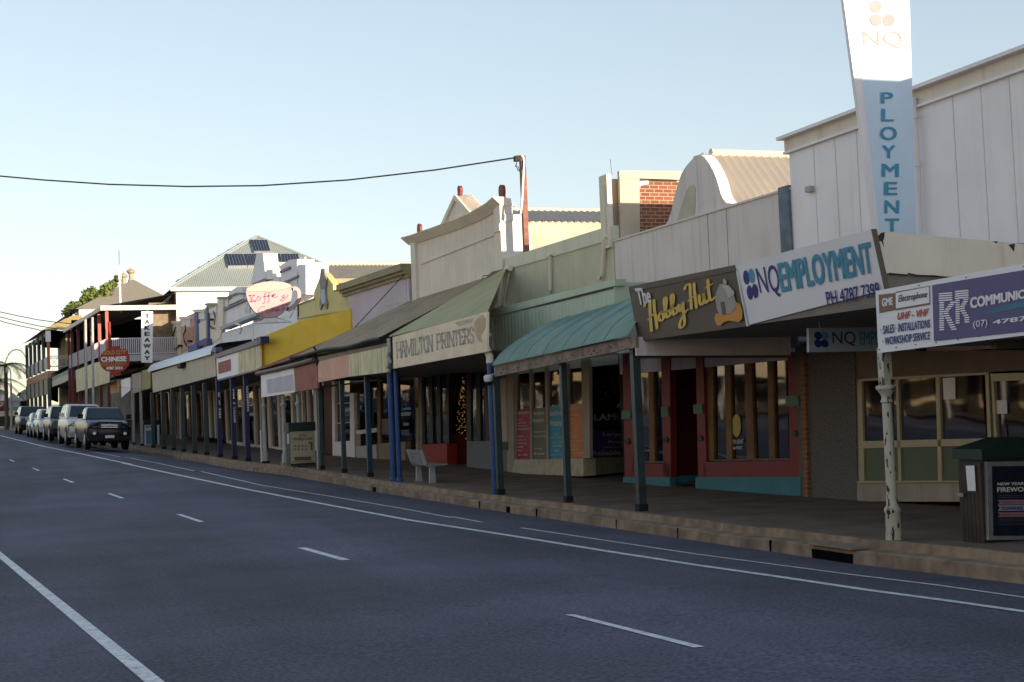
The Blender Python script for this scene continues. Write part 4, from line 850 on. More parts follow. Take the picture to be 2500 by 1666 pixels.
for i in range(15):
    y=690+i*27; mb.pan(W4,[(1072,y+10),(1100,y-6),(1112,y+14),(1085,y+28)],-.02,.06,'l')
mb.pan(W4,[(1098,380),(1122,380),(1135,1090),(1112,1090)],-.05,.03,'l'); mb.build('scalloped_trim',m_conc,b4)
panel('vertical_sign',mat('pale_vertical_sign',(.45,.38,.32),.6,.1,6),b3,facade(36.5,34,3.5),'k',[(234,425),(290,422),(299,950),(246,955)],-.02,.05)
panel('sign_box',mat('dark_sign_box',(.05,.06,.06),.6),b3,facade(36.5,34,3.5),'k',[(246,955),(300,950),(302,1018),(250,1020)],-.02,.06)
panel('grey_pier',mat('olive_grey_pier',(.16,.16,.14),.8,.1),b3,facade(36.6,34,3.5),'k',[(228,330),(345,330),(345,1212),(228,1196)],-.2,.02)
# ---- B5 mauve parapet
W5=facade(49.8,42.9,3.5); A5=(Vector((K(42.9)+3.5,42.9,0))-W5.o).length
b5=thing('shop_building','narrow building with peeling mauve boards and a heavy olive cornice, between yellow and cream parapets','building',base(W5))
MB().fb(W5,.0,A5-.12,1.5,4.55,-.2,0).build('parapet',m_mauve,b5)
mb=MB()
for z0,z1,n1 in ((4.40,4.52,.08),(4.52,4.62,.18),(4.62,4.84,.30)): mb.fb(W5,-.2,A5+.0,z0,z1,-.25,n1)
mb.build('cornice',m_olive,b5)
MB().pan(W5,[(1590,358),(1635,348),(1655,682),(1604,698)],-.1,.03,'H').build('corner_board',mat('blue_grey_board',(.20,.24,.32),.7,.15,4),b5)
mb=MB(); mb.pan(W5,[(1250,765),(1600,690),(1602,698),(1252,774)],0,.012,'H'); mb.pan(W5,[(1512,390),(1518,388),(1528,700),(1522,702)],0,.012,'H'); mb.build('batten',m_mauve,b5)
mb=MB(); mb.tube([W5.hit(*Q('H',p)[0],o) for p,o in (((1490,380),.1),((830,1088),1.0))],.014,6); mb.build('guy_wire',m_cable,b5)
body(W5,0,A5,1.2,4.3,12,b5,m_cream,m_roofbr,-.22); room(W5,.05,A5-.05,-1.5,1.2,3,b5)
# shopfront of B5 (white)
WF5=W5
panel('pier',m_whitewall,b5,W5,'l',[(272,430),(300,430),(305,1160),(282,1150)],-.2,.03)
MB().pan(W5,[(285,1018),(455,1005),(458,1170),(288,1155)],-.2,.02,'l').build('base_wall',m_whitewall,b5)
panel('pier',m_whitewall,b5,W5,'l',[(446,550),(485,548),(495,1175),(450,1172)],-.2,.03)
panel('door',m_red2,b5,W5,'l',[(195,440),(272,435),(282,1150),(205,1145)],-.3,-.2)
win(b5,W5,'l',[(300,430),(446,430),(450,1010),(305,1018)],-.08,m_glassd)
mb=MB()
for y in (640,828): mb.pan(W5,[(300,y+8),(446,y-2),(446,y+6),(300,y+16)],-.1,-.05,'l')
mb.pan(W5,[(372,430),(382,430),(388,1010),(378,1012)],-.1,-.05,'l'); mb.build('glazing_bar',m_white,b5)
for q in ([(500,550),(640,545),(645,905),(508,905)],[(660,500),(705,500),(708,890),(662,892)],[(735,440),(830,440),(835,1000),(740,1005)]): win(b4,W5 if q[0][0]<650 else W5,'l',q,-.08,m_glass)
panel('base_wall',mat('pale_sage_boards',(.45,.45,.38),.7,.06),b5,W5,'l',[(505,1060),(700,1040),(705,1195),(512,1172)],-.2,.03); panel('sill_rail',m_cream,b5,W5,'l',[(508,908),(700,882),(702,922),(510,945)],-.1,.03)
panel('base_wall',mat('tan_boards',(.26,.22,.17),.7,.08),b4,W4,'l',[(705,1035),(975,1010),(980,1210),(712,1195)],-.2,.0)
panel('window_frame',m_wood,b4,W4,'l',[(705,430),(735,430),(742,1035),(712,1035)],-.1,0); panel('door',mat('brown_door',(.10,.05,.03),.5),b4,W4,'l',[(735,800),(830,790),(832,940),(738,945)],-.12,-.03)
# ---- B6 yellow
W6=facade(56.5,49.75,3.5); A6=(Vector((K(49.75)+3.5,49.75,0))-W6.o).length
b6=thing('shop_building','building with a faded yellow stepped parapet and small animal crest, above the mustard board','building',base(W6))
pts=[W6.hit(*p,0) for p in Q('H',(140,757),(345,677),(350,590),(415,430),(445,345),(470,345),(500,375),(592,500),(594,580),(785,520))]
pts+= [Vector((pts[-1].x,pts[-1].y,2.5)),Vector((pts[0].x,pts[0].y,2.5))]
MB().prism(pts,-W6.n*.25).build('parapet',m_yel2,b6)
mb=MB(); mb.pan(W6,[(594,572),(785,512),(785,524),(594,584)],-.3,.05,'H'); mb.pan(W6,[(140,750),(345,669),(345,681),(140,762)],-.3,.05,'H'); mb.build('coping',m_roofbr,b6)
panel('moulding',m_yel2,b6,W6,'H',[(150,905),(800,795),(800,820),(150,932)],-.1,.06)
panel('corner_strip',m_navy,b6,W6,'H',[(130,760),(142,757),(146,935),(134,940)],-.1,.04)
mb=MB(); mb.pan(W6,[(435,300),(470,290),(488,380),(505,430),(500,500),(492,560),(495,650),(515,740),(505,815),(480,760),(462,740),(445,770),(428,820),(415,740),(430,650),(432,560),(420,500),(415,430),(425,380)],0,.06,'H'); mb.build('crest_figure',mat('crest_grey',(.26,.24,.22),.7,.2,6),b6)
flat('crest_shield',mat('crest_pale_blue',(.45,.50,.60),.7,.1),b6,W6,'H',[(438,560),(486,558),(492,650),(490,720),(476,745),(448,745),(436,700),(434,640)],.066)
pp_=W6.hit(*Q('H',(485,350))[0],-.1); MB().prism([pp_,pp_+Vector((.75,-.0,-.65)),pp_+Vector((1.4,.0,-1.2)),pp_+Vector((0,0,-1.2))],(0,.12,0)).build('gable_back',m_white,b6)
MB().prism([(K(49.8)+3.0,49.82,4.6),(K(49.8)+5.5,49.82,4.6),(K(49.8)+5.5,49.82,2.5),(K(49.8)+3.3,49.82,2.5)],(0,.1,0)).build('side_wall',m_white,b6) if False else None
body(W6,0,A6,1.2,4.0,12,b6,m_cream,m_roofcr,-.26); room(W6,.05,A6-.05,-1.4,1.2,3,b6)
W6b=Pl((K(48.3)-.02,48.3,0),(K(43.84)+1.8-K(48.3)+.02,43.84-48.3,0))
t=thing('fascia_board','big plain mustard yellow board standing above the red awning roof','board',tuple(W6b.P(2.4,2.0)))
MB().pan(W6b,[(748,690),(985,592),(1318,510),(1325,648),(1120,738),(755,888)],-.08,0,'b').build('board',m_yel,t)
t=thing('street_awning','awning with red iron roof and white and brownish-red front boards, below the mustard board','awning',(8.8,44.8,1.7))
mb=MB(); mb.prism([(K(48.5)-.25,48.5,1.72),(K(43.3)-.25,43.3,1.88),(K(43.3)+1.9,43.3,2.80)],(0,0,.03)); mb.build('roof_sheet',m_roofrd,t)
WV=facade(48.35,41.0,-.15)
MB().pan(WV,[(325,402),(665,335),(680,585),(330,640)],-.04,.02,'m').build('valance',m_signw,t); MB().pan(WV,[(668,335),(908,278),(915,545),(682,582)],-.04,.025,'m').build('valance',m_brred,t)
flat('faded_patch',mat('faded_lilac_patch',(.50,.49,.56),.6,.08),t,WV,'m',[(385,455),(655,400),(672,565),(390,600)],.026)
MB().tube([WV.hit(*Q('m',p)[0],.08) for p in ((285,392),(480,350),(700,295),(875,245))],.075,8).build('gutter',m_gutter,t,True)
MB().tube([WV.hit(*Q('m',p)[0],.1) for p in ((875,118),(905,165),(880,225),(920,270),(905,300))],.035,6).build('downpipe',m_black,t,True)
mb=MB(); mb.add([(K(48.4)-.1,48.4,.85),(K(41)-.1,41,.95),(K(41)+3.4,41,1.2),(K(48.4)+3.4,48.4,1.2)],[(0,1,2,3)]); mb.build('ceiling_lining',m_soff,t)
for x,y,cx in ((648,1122,.13),(697,1139,.13),(733,1140,.12)):
    p=onS(x,y,0); lab={648:'pale grey ornate post with a dark foot, beside the short white bollard',697:'pale grey ornate post just left of the cream bin panel',733:'pale grey ornate post standing in front of the cream bin panel'}[x]
    t=thing('verandah_post',lab,'post',(p.x,p.y,zf(p.y)))
    MB().lathe((p.x,p.y,zf(p.y)),[(.11,0),(.11,.35),(.075,.4),(.065,1.9),(.10,1.95),(.12,2.0),(.06,2.05),(.06,2.3)],10).build('shaft',m_wpost,t,True)
    mb=MB(); mb.box(p.x-.13,p.x+.13,p.y-.13,p.y+.13,zf(p.y)-.02,zf(p.y)+.08); mb.build('base',m_conc if x!=648 else m_rubber,t)
p=onS(639,1129,-.15); t=thing('bollard','short thin white bollard at the kerb beside the pale grey post','bollard',(p.x,p.y,zf(p.y))); MB().tube([(p.x,p.y,zf(p.y)),(p.x,p.y,zf(p.y)+1.15)],.03,8).build('shaft',m_white,t,True)
MB().lathe((p.x,p.y,zf(p.y)-.01),[(.05,0),(.05,.05),(.03,.06)],8).build('base',m_rust,t)
# shop windows between (cream mullions)
def shopwin(b,W,c,xs,yt,yb,yb2=None,mm=m_cream,wd=22,base_m=None,yg=None,g=m_glassd):
    n=len(xs)-1; mb=MB(); f=lambda x,y0,y1:y0+(y1-y0)*(x-xs[0])/(xs[-1]-xs[0])
    sh=(yb[0]-yt[0])*.04
    for i in range(n):
        x0,x1=xs[i],xs[i+1]; win(b,W,c,[(x0,f(x0,*yt)),(x1,f(x1,*yt)),(x1+sh,f(x1,*yb)),(x0+sh,f(x0,*yb))],-.08,g)
    for x in xs:
        m1=MB().pan(W,[(x-wd/2,f(x,*yt)),(x+wd/2,f(x,*yt)),(x+wd/2+sh,f(x,*(yg or yb))),(x-wd/2+sh,f(x,*(yg or yb)))],-.1,.02,c); m1.build('mullion',mm,b)
    if base_m: panel('base_wall',base_m,b,W,c,[(xs[0]+sh,yb[0]),(xs[-1]+sh,yb[1]),(xs[-1]+sh,yg[1]),(xs[0]+sh,yg[0])],-.2,.01)
shopwin(b6,W6,'m',[395,500,640],(600,580),(1140,1180),g=m_glass,mm=m_cream,base_m=m_cream,yg=(1160,1210))
shopwin(b6,W6,'m',[720,745,800,870],(560,540),(1180,1190),mm=m_cream,wd=14)
# heritage bin
def bin_big(name,label,pA,pB,dep,h,panelmat,parentgrp=None): pass
p0=onS(*Q('m',(632,1315))[0],.55); p1=onS(*Q('m',(885,1335))[0],.35)
PBn=perp(p1.x,p1.y)
t=thing('recycling_bin','street bin with a cream map panel and green top, behind pale grey ornate posts','bin',(p1.x,p1.y,zf(p1.y)))
zt=PBn.hit(*Q('m',(700,990))[0]).z; xa=PBn.hit(*Q('m',(634,1100))[0]).x; xb=PBn.hit(*Q('m',(885,1100))[0]).x; zz=zf(p1.y)
MB().box(xa,xb,p1.y+.03,p1.y+.7,zz+.05,zt).build('cabinet',m_bin,t); MB().box(xa-.06,xb+.03,p1.y-.03,p1.y+.75,zt,zt+.28).build('lid',m_bin,t)
o=MB().box(xa,xb,p1.y-.01,p1.y+.03,zz+.12,zt).build('map_panel',mat('cream_map',(.42,.37,.27),.6,.05),t)
flat('panel_border',mat('panel_line',(.14,.09,.05),.6),o,PBn,'m',[(640,1302),(880,1302),(880,1308),(640,1308)],.02)
text('of The',PBn,'m',[(720,1015),(795,1015),(795,1048),(720,1048)],mat('panel_ink',(.14,.08,.04),.6),o,.02,.01); text('Heritage Look',PBn,'m',[(655,1050),(860,1045),(860,1085),(655,1090)],bpy.data.materials['panel_ink'],o,.02,.01,.2)
mb=MB()
for i in range(4):
    for j in range(2): mb.pan(PBn,disc(680+i*38,1140+j*36,9,9,8),.01,.02,'m')
mb.pan(PBn,[(672,1255),(845,1250),(848,1290),(675,1292)],.01,.02,'m'); mb.pan(PBn,[(820,1100),(862,1095),(858,1180),(845,1185),(842,1115),(820,1112)],.01,.02,'m'); mb.build('map_print',bpy.data.materials['panel_ink'],o)
panel('side_notice',m_lwhite,t,PBn,'m',[(600,1015),(616,1015),(618,1120),(603,1120)],-.02,.03)
# ---- B7 white ornate building (behind the cup)
W7=facade(71.0,56.6,3.5); A7=(Vector((K(56.6)+3.5,56.6,0))-W7.o).length
b7=thing('shop_building','ornate white building with stepped parapet blocks and a tapering pinnacle, behind the cup sign','building',base(W7))
MB().fb(W7,0,A7,1.6,4.5,-.25,-.03).build('wall',m_white,b7); MB().fb(facade(86.2,71.1,3.5),0,15.1,1.6,4.4,-.25,-.03).build('wall',m_cream,b7)
def wq(pts,n0,n1,nm,m,b=b7,W=W7,c='C'): return MB().pan(W,pts,n0,n1,c).build(nm,m,b)
wq([(885,975),(970,935),(1330,745),(1330,860),(1290,1000),(830,1180)],-.3,0,'parapet',m_white)
wq([(1300,780),(1420,620),(1800,560),(1800,860),(1700,1060),(1300,1060)],-.3,0,'parapet',m_white)
wq([(970,760),(1065,690),(1135,690),(1140,830),(975,905)],-.9,.02,'parapet_block',m_white)
wq([(955,800),(1050,762),(1110,758),(1130,775),(1060,782),(958,828)],-.1,.10,'cap_moulding',mat('grey_mauve_trim',(.16,.14,.20),.6),b7)
wq([(875,960),(1180,830),(1180,850),(880,985)],-.1,.12,'cornice',bpy.data.materials['grey_mauve_trim'])
ptop=W7.hit(*Q('C',(1345,285))[0]); 
mb=MB(); q=[W7.hit(*Q('C',p)[0],.05) for p in ((1305,285),(1380,285),(1420,620),(1235,660))]; mb.prism(q,-W7.n*.1+Vector((.55,0,0))); mb.build('pinnacle',m_white,b7)
wq([(1425,485),(1500,485),(1500,600),(1425,600)],-.5,.05,'parapet_block',m_white); wq([(1505,568),(1580,568),(1580,640),(1505,640)],-.5,.05,'parapet_block',m_white)
wq([(1250,655),(1395,590),(1420,600),(1425,620),(1270,672)],-.3,.08,'cap_moulding',bpy.data.materials['grey_mauve_trim'])
wq([(1600,430),(1700,365),(1790,358),(1790,640),(1590,650)],-.7,.03,'parapet_block',m_white); wq([(1578,500),(1690,445),(1700,460),(1700,475),(1580,525)],-.1,.10,'cap_moulding',bpy.data.materials['grey_mauve_trim'])
wq([(1800,425),(1893,425),(1895,780),(1805,780)],-.9,.05,'end_pier',m_white); wq([(1630,625),(1800,550),(1800,572),(1640,648)],-.1,.10,'cap_moulding',bpy.data.materials['grey_mauve_trim'])
mb=MB(); e=W7.P(A7,0,0)
MB().box(e.x+.02,e.x+.75,e.y-.05,e.y+.4,2.5,W7.hit(*Q('C',(1800,425))[0]).z).build('end_pier',m_white,b7)
wq([(860,1170),(1290,1000),(1300,1030),(870,1205)],-.2,.30,'cornice',mat('blue_grey_gutter',(.28,.33,.37),.5,.1),b7)
wq([(1165,960),(1200,870),(1225,930),(1225,1000),(1168,1000)],-.1,.03,'window',mat('blue_dark_pane',(.06,.10,.17),.3))
mb=MB(); mb.tube([W7.hit(*Q('C',p)[0],.5) for p in ((1060,1130),(1115,1150),(1125,1200),(1105,1250))],.05,8); mb.build('downpipe',m_cream,b7,True)
body(W7,0,A7,1.2,4.6,12,b7,m_white,m_roofcr,-.95); room(W7,.05,A7-.05,-1.3,1.3,3,b7)
# awnings of B7/B8
t=thing('street_awning','awning with a white streaky front board and a faint red square, below the cup sign','awning',(8.2,52,2.3))
WN=facade(55.5,48.1,-.1)
MB().pan(WN,[(915,262),(1160,170),(1165,440),(925,492)],-.04,.02,'n').build('valance',m_signw,t); MB().pan(WN,[(1160,165),(1405,92),(1412,375),(1165,440)],-.04,.02,'n').build('valance',m_faded,t)
flat('red_square',m_brred,t,WN,'n',[(933,305),(1075,262),(1078,395),(938,432)],.028)
mb=MB(); mb.corr((K(55.4)-.2,55.4,2.62),(K(48.2)-.2,48.2,2.74),(K(48.2)+1.7,48.2,3.0),(K(56.4)+3.45,56.4,3.3),.15,.01,4); mb.build('roof_sheet',mat('mauve_iron_roof',(.22,.20,.27),.5,.1),t)
MB().pan(WN,[(885,212),(1405,30),(1405,92),(905,252)],-.1,.10,'n').build('gutter',mat('mauve_gutter',(.12,.11,.16),.5,.1),t); MB().pan(WN,[(1365,20),(1412,8),(1412,85),(1368,95)],-.1,.2,'n').build('end_board',m_navy,t)
MB().pan(WN,[(930,490),(1412,372),(1412,385),(932,512)],-.08,.04,'n').build('trim_board',m_navy,t)
mb=MB(); mb.add([(K(55.4)-.1,55.4,1.75),(K(48.2)-.1,48.2,1.85),(K(48.2)+3.4,48.2,1.9),(K(55.4)+3.4,55.4,1.8)],[(0,1,2,3)]); mb.build('ceiling_lining',m_soff,t)
t=thing('street_awning','long cream fronted awning with a rolled silver-blue edge roof, right of the two-storey verandah','awning',(7.5,62,2.3))
WO=facade(70.1,55.5,-.1)
MB().pan(WO,[(188,420),(893,190),(910,455),(200,642)],-.04,.02,'n').build('valance',m_creamv,t)
mb=MB(); V=[];F=[]; N=100
for i in range(N+1):
    y=70.6+(55.6-70.6)*i/N
    for k in range(6):
        th=k/5*PI/2*.9; V.append((K(y)-.25+.5*(1-math.cos(th)),y,2.60+.45*math.sin(th)+.015*(70-y)*.4+(.008 if i%2 else -.008)))
    V.append((K(y)+3.4,y,3.45))
for i in range(N):
    for k in range(6): F.append((i*7+k,i*7+k+1,(i+1)*7+k+1,(i+1)*7+k))
mb.add(V,F); mb.build('roof_sheet',m_roofbl,t,True)
MB().pan(WO,[(865,135),(905,128),(910,180),(868,190)],-.1,.15,'n').build('end_bracket',mat('dark_blue_bracket',(.05,.08,.14),.5),t)
mb=MB()
MB().pan(WO,[(480,318),(510,305),(512,345),(485,372),(468,360)],.02,.25,'n').build('floodlight',m_black,t)
mb=MB(); mb.add([(K(70)-.1,70,1.55),(K(55.6)-.1,55.6,1.8),(K(55.6)+3.4,55.6,1.9),(K(70)+3.4,70,1.6)],[(0,1,2,3)]); mb.build('ceiling_lining',m_soff,t)
for i,(x,y,m_,grp,top) in enumerate([(606,1126,m_navy,1,1.8),(573,1122,m_navy,1,1.8),(538,1116,m_navy,1,1.75)]):
    labs=['navy post with white vertical lettering, nearest the cup sign bracket','navy post with white vertical lettering, middle one under the red-square awning','navy post with white vertical lettering, under the red square at the awning joint']
    t,p=sqpost(x,y,top,m_,labs[i],.17,grp='navy lettered posts'); PLt=facade(p.y+1,p.y-1,-.1)
    x0=x-6.5
    cg=Q('n',((945,640),(1108,600),(1262,565))[2-i])[0]
    words=('CUMMERBUND','CAFE & COFFEE','DO AT HOME')[i]
    for k,ch in enumerate(words):
        if ch!=' ':
            yy=cg[1]+k*6.4; xx=cg[0]+k*.26
            text(ch,PLt,'S',[(xx-2,yy),(xx+2,yy),(xx+2,yy+4.8),(xx-2,yy+4.8)],m_lwhite,t,.0,.02)
gp=[(505,1111),(476,1107),(449,1103),(425,1100),(401,1096),(375,1095)]
gl=['nearest of the six green-black posts, its base by the awning joint','second of the six green-black posts counted from the red-square awning','third of the six green-black posts counted from the red-square awning','fourth of the six green-black posts counted from the red-square awning','fifth of the six green-black posts, right of the farther bin','last green-black post at the far end of the cream awning, before the farther bin']
for (x,y),lb in zip(gp,gl):
    t,p=sqpost(x,y,1.62,m_post,lb,.17,grp='green-black posts of the long cream awning'); MB().prism([(p.x-.05,p.y-.04,1.62),(p.x-.05,p.y+.04,1.62),(p.x-.05,p.y+.4,1.62),(p.x-.05,p.y+.05,1.2)],(.06,0,0)).build('bracket',m_post,t)
shopwin(b7,W7,'n',[1010,1095,1200,1330,1400],(560,520),(1180,1240),mm=m_creamv,wd=20,base_m=m_cream,yg=(1210,1290),g=m_glass)
shopwin(b7,W7,'n',[820,880,930],(560,560),(1150,1160),mm=m_cream,wd=12)
# ---- B8 row of narrow coloured shops
W8=facade(86.2,71.1,3.5)
b8=thing('shop_building','low row building with pink, cream and blue painted parapet bays and capped pilasters','building',base(W8))
def w8(pts,n0,n1,nm,m): return MB().pan(W8,pts,n0,n1,'C').build(nm,m,b8)
w8([(235,1160),(400,1085),(405,1500),(240,1560)],-.2,0,'parapet',m_cream); w8([(395,1080),(555,1000),(560,1400),(400,1480)],-.2,.02,'parapet',mat('pink_render',(.55,.36,.30),.75,.08,1.2,streak=.2,dcol=(.3,.2,.17)))
w8([(440,1215),(545,1165),(550,1330),(445,1380)],0,.05,'wall_panel',mat('deeper_pink',(.42,.23,.18),.75,.08))
w8([(590,1020),(700,960),(710,1330),(600,1400)],-.2,0,'parapet',mat('blue_grey_render',(.38,.40,.44),.75,.08)); w8([(610,1130),(695,1090),(700,1300),(612,1340)],0,.05,'wall_panel',m_cream)
w8([(715,930),(835,890),(900,980),(900,1180),(860,1310),(720,1380)],-.2,0,'parapet',m_cream)
mbp=mat('slate_blue_paint',(.08,.12,.25),.6,.1)
for q in ([(560,985),(592,975),(605,1385),(570,1395)],[(700,925),(716,920),(724,1320),(708,1330)]): w8(q,-.1,.12,'pilaster',mbp)
w8([(832,845),(905,840),(900,1170),(850,1180)],-.3,.14,'pilaster',m_cream); w8([(600,1345),(712,1310),(718,1380),(605,1400)],0,.25,'wall_box',mat('violet_blue',(.08,.07,.22),.6)); w8([(482,1400),(590,1365),(592,1440),(485,1475)],0,.3,'wall_box',mbp)
for (x0,y0),m_ in (((535,965),m_cream),((680,890),m_olivev),((820,815),m_olivev),((365,1055),m_cream),((235,1105),m_cream)):
    w8([(x0,y0),(x0+40,y0-8),(x0+150,y0-6),(x0+150,y0+22),(x0+25,y0+28),(x0+5,y0+18)],-.5,.15,'capping',m_)
    w8([(x0+28,y0+22),(x0+145,y0+20),(x0+145,y0+110),(x0+30,y0+112)],-.5,.06,'cap_block',m_white)
for pts in ([(335,1175),(320,1230),(285,1290),(270,1360),(290,1420),(330,1435),(370,1410),(378,1390)],[(450,1150),(455,1200),(430,1260),(440,1350),(470,1400)],[(740,1060),(745,1150),(770,1190),(800,1180)],[(790,985),(810,1050),(800,1140)]):
    MB().tube([W8.hit(*Q('C',p)[0],.1) for p in pts],.035,5).build('loose_cable',m_cable,b8)
mb=MB()
for x,y in ((372,1395),(488,1340),(738,1082)): mb.pan(W8,disc(x,y,14,14,8),.02,.2,'C')
mb.build('insulator',m_black,b8)
w8([(580,990),(820,890),(830,905),(590,1010)],-.1,.1,'coping',mat('blue_grey_coping',(.22,.28,.34),.6))
body(W8,0,(W8.P(0,0)-Vector((K(71.1)+3.5,71.1,W8.o.z))).length-.05,1.2,4.2,8,b8,m_cream,m_roofbr,-.55); room(W8,.1,14.9,-.95,1.3,3,b8)
shopwin(b8,W8,'n',[240,285,330,380,440,520,600,680,740],(650,600),(1110,1150),mm=m_wood,wd=10,g=m_glass)
mb=MB()
w8o=[([(455,650),(480,645),(483,800),(458,805)],(.45,.10,.05)),([(585,725),(612,715),(612,870),(590,880)],(.5,.14,.03))]
for q,c_ in w8o: panel('window_poster',mat('orange_red_poster',c_,.5),b8,W8,'n',q,-.3,-.25)
# ---- long mustard roof building behind
t=thing('warehouse_building','long cream iron roofed building standing behind the yellow and mauve parapets','building',(15,60,zf(60)))
PW=perp(12,60)
c1,c2=PW.hit(*Q('H',(240,245))[0]),PW.hit(*Q('H',(1640,243))[0]); e1=PW.hit(*Q('H',(245,408))[0])
MB().box(c1.x-.3,21,61.0,72,-1.5,e1.z-.05).build('wall',m_tan,t)
mb=MB(); mb.corr((c1.x-.4,60.6,e1.z),(21,60.6,e1.z),(21,64.5,c1.z*64.5/60),(c1.x-.4,64.5,c1.z*64.5/60),.19,.035,4); mb.build('roof',mat('mustard_iron_roof',(.50,.42,.30),.6,.08),t)
MB().box(c1.x-.4,21,60.5,60.62,e1.z-.2,e1.z).build('gutter',m_olive,t); MB().tube([(c1.x-.4,64.5,c1.z*64.5/60+.02),(21,64.5,c1.z*64.5/60+.02)],.12).build('ridge_cap',m_roofcr,t)
MB().tube([PW.hit(*Q('H',p)[0]) for p in ((235,250),(235,145))],.06).build('vent_pipe',m_white,t)
# ---- cup sign
PC=perp(9,51.5)
t=thing('cup_sign','large flat pink coffee cup shaped sign with pink script, on a bracket above the awnings','sign',tuple(PC.hit(*Q('x',(920,1250))[0])))
cup=[(375,545),(395,500),(480,450),(600,400),(760,360),(920,345),(1100,348),(1260,375),(1370,415),(1402,460),(1412,560),(1400,700),(1375,820),(1300,945),(1200,1060),(1080,1140),(950,1165),(810,1165),(680,1110),(560,1020),(470,900),(410,770),(380,640)]
m_cup=mat('cup_pink',(.42,.28,.28),.5,.04); m_cupl=mat('cup_outline',(.20,.12,.11),.5)
def scale(pts,f): cx=sum(p[0] for p in pts)/len(pts); cy=sum(p[1] for p in pts)/len(pts); return [(cx+(x-cx)*f,cy+(y-cy)*f) for x,y in pts]
MB().pan(PC,scale(cup,1.012),-.12,0,'x').build('outline',m_cupl,t); MB().pan(PC,cup,-.1,.012,'x').build('cup_body',m_cup,t)
flat('coffee_surface',mat('cup_cream',(.50,.42,.28),.5,.05),t,PC,'x',[(392,545),(440,505),(600,430),(760,385),(930,360),(1150,368),(1300,400),(1392,455),(1250,510),(1000,548),(700,568),(500,568)],.02)
for nm,r_,n1_,m_ in (('handle',.078,.015,m_cup),('handle_outline',.092,-.005,m_cupl)):
    V,Fs=ribbon([[(1400,525),(1480,500),(1550,545),(1575,640),(1560,760),(1500,860),(1420,930),(1345,975),(1300,960)]],78 if nm=='handle' else 94)
    mb=MB(); mb.add([PC.hit(*Q('x',v)[0],n1_) for v in V],Fs); n0=len(mb.v); mb.add([PC.hit(*Q('x',v)[0],n1_-.08) for v in V],Fs); mb.build(nm,m_,t)
V,Fs=ribbon([[(385,548),(500,568),(700,570),(1000,550),(1250,512),(1400,462)]],7); mb=MB(); mb.add([PC.hit(*Q('x',v)[0],.026) for v in V],Fs); mb.build('rim_line',m_cupl,t)
m_ck=mat('cup_lettering',(.46,.12,.18),.5,.04)
KK=[[(470,665),(500,800)],[(560,660),(500,735),(590,790)],[(440,665),(560,655)],[(455,800),(590,790)],[(650,690),(620,735),(650,775),(700,750),(690,700),(650,690)],[(840,600),(800,620),(800,740),(790,830),(750,835)],[(760,690),(860,680)],[(920,590),(885,620),(890,720),(880,800),(860,815)],[(870,675),(1000,650)],[(960,690),(1040,650),(1010,625),(980,660),(1000,710),(1080,690)],
 [(1230,720),(1190,690),(1220,650),(1250,680),(1180,750),(1150,770),(1200,780),(1260,740),(1300,700),(1320,650)],[(790,920),(740,915),(680,950),(655,1010),(685,1065),(745,1075)],[(850,980),(820,1010),(850,1050),(890,1020),(850,980)],[(930,1030),(940,960),(970,960),(975,1020),(990,960),(1020,955),(1030,1010)],[(1060,1000),(1120,950),(1090,925),(1060,960),(1080,1010),(1140,990)],[(1220,880),(1180,880),(1180,920),(1230,930),(1230,970),(1180,985)],[(1270,870),(1290,860)]]
V,Fs=ribbon(KK,26); mb=MB(); mb.add([PC.hit(*Q('x',v)[0],.02) for v in V],Fs); mb.build('lettering',m_ck,t)
MB().pan(PC,[(780,1175),(1080,1175),(1100,1265),(760,1265)],-.06,0,'x').build('foot_plate',m_white,t)
mb=MB(); q=[PC.hit(*Q('b',p)[0],-.05) for p in ((695,600),(700,740),(745,780))]; mb.tube(q,.04); mb.tube([PC.hit(*Q('b',p)[0],-.05) for p in ((695,600),(945,590))],.04); mb.tube([PC.hit(*Q('b',p)[0],-.05) for p in ((940,590),(840,560))],.03); mb.build('bracket',m_white,t,True)
# ---- two-storey building with solar panels and verandah
X0=9.84; YF=83.0
b9=thing('two_storey_building','two-storey white building with a big hipped iron roof carrying solar panels, and a red-posted verandah','building',(X0,YF,zf(83)))
MB().box(X0,21.7,YF,YF+22,-1,7.75).build('wall',m_whitewall,b9)
AP=(15.6,88.2,onY(*Q('C',(1300,85))[0],88.2).z); EZ=7.93
c0=(X0-.25,YF-.3,EZ); c1_=(21.9,YF-.3,EZ); AB=(15.6,100,AP[2]); d0=(X0-.25,YF+22,EZ); d1_=(21.9,YF+22,EZ)
mb=MB(); 
def tricorr(mb,A,B,T,n=110,amp=.03):   # hip face, ribs down slope
    A,B,T=Vector(A),Vector(B),Vector(T); V=[];F=[]; nn=(B-A).cross(T-A).normalized()
    for i in range(n*2+1):
        t=i/(2*n); p=A.lerp(B,t); ta=(T-A).dot((B-A))/(B-A).length_squared
        if t<=ta: q=A.lerp(T,t/ta)
        else: q=T.lerp(B,(t-ta)/(1-ta))
        h=nn*(amp if i%2 else -amp)*.5; V+=[p+h,q+h]
    for i in range(2*n): F.append((2*i,2*i+2,2*i+3,2*i+1))
    mb.add(V,F)
tricorr(mb,c0,c1_,AP); mb.build('roof',m_roofgr,b9)
mb=MB(); mb.add([c0,AP,AB,d0],[(0,1,2,3)]); mb.add([c1_,AP,AB,d1_],[(0,1,2,3)]); mb.add([d0,d1_,AB],[(0,1,2)]); mb.build('roof',m_roofgr,b9)
mb=MB(); mb.tube([c0,AP],.09,6); mb.tube([AP,c1_],.09,6); mb.build('hip_cap',m_roofgr,b9); MB().box(X0-.35,22,YF-.42,YF-.28,EZ-.2,EZ+.02).build('gutter',m_cream,b9)
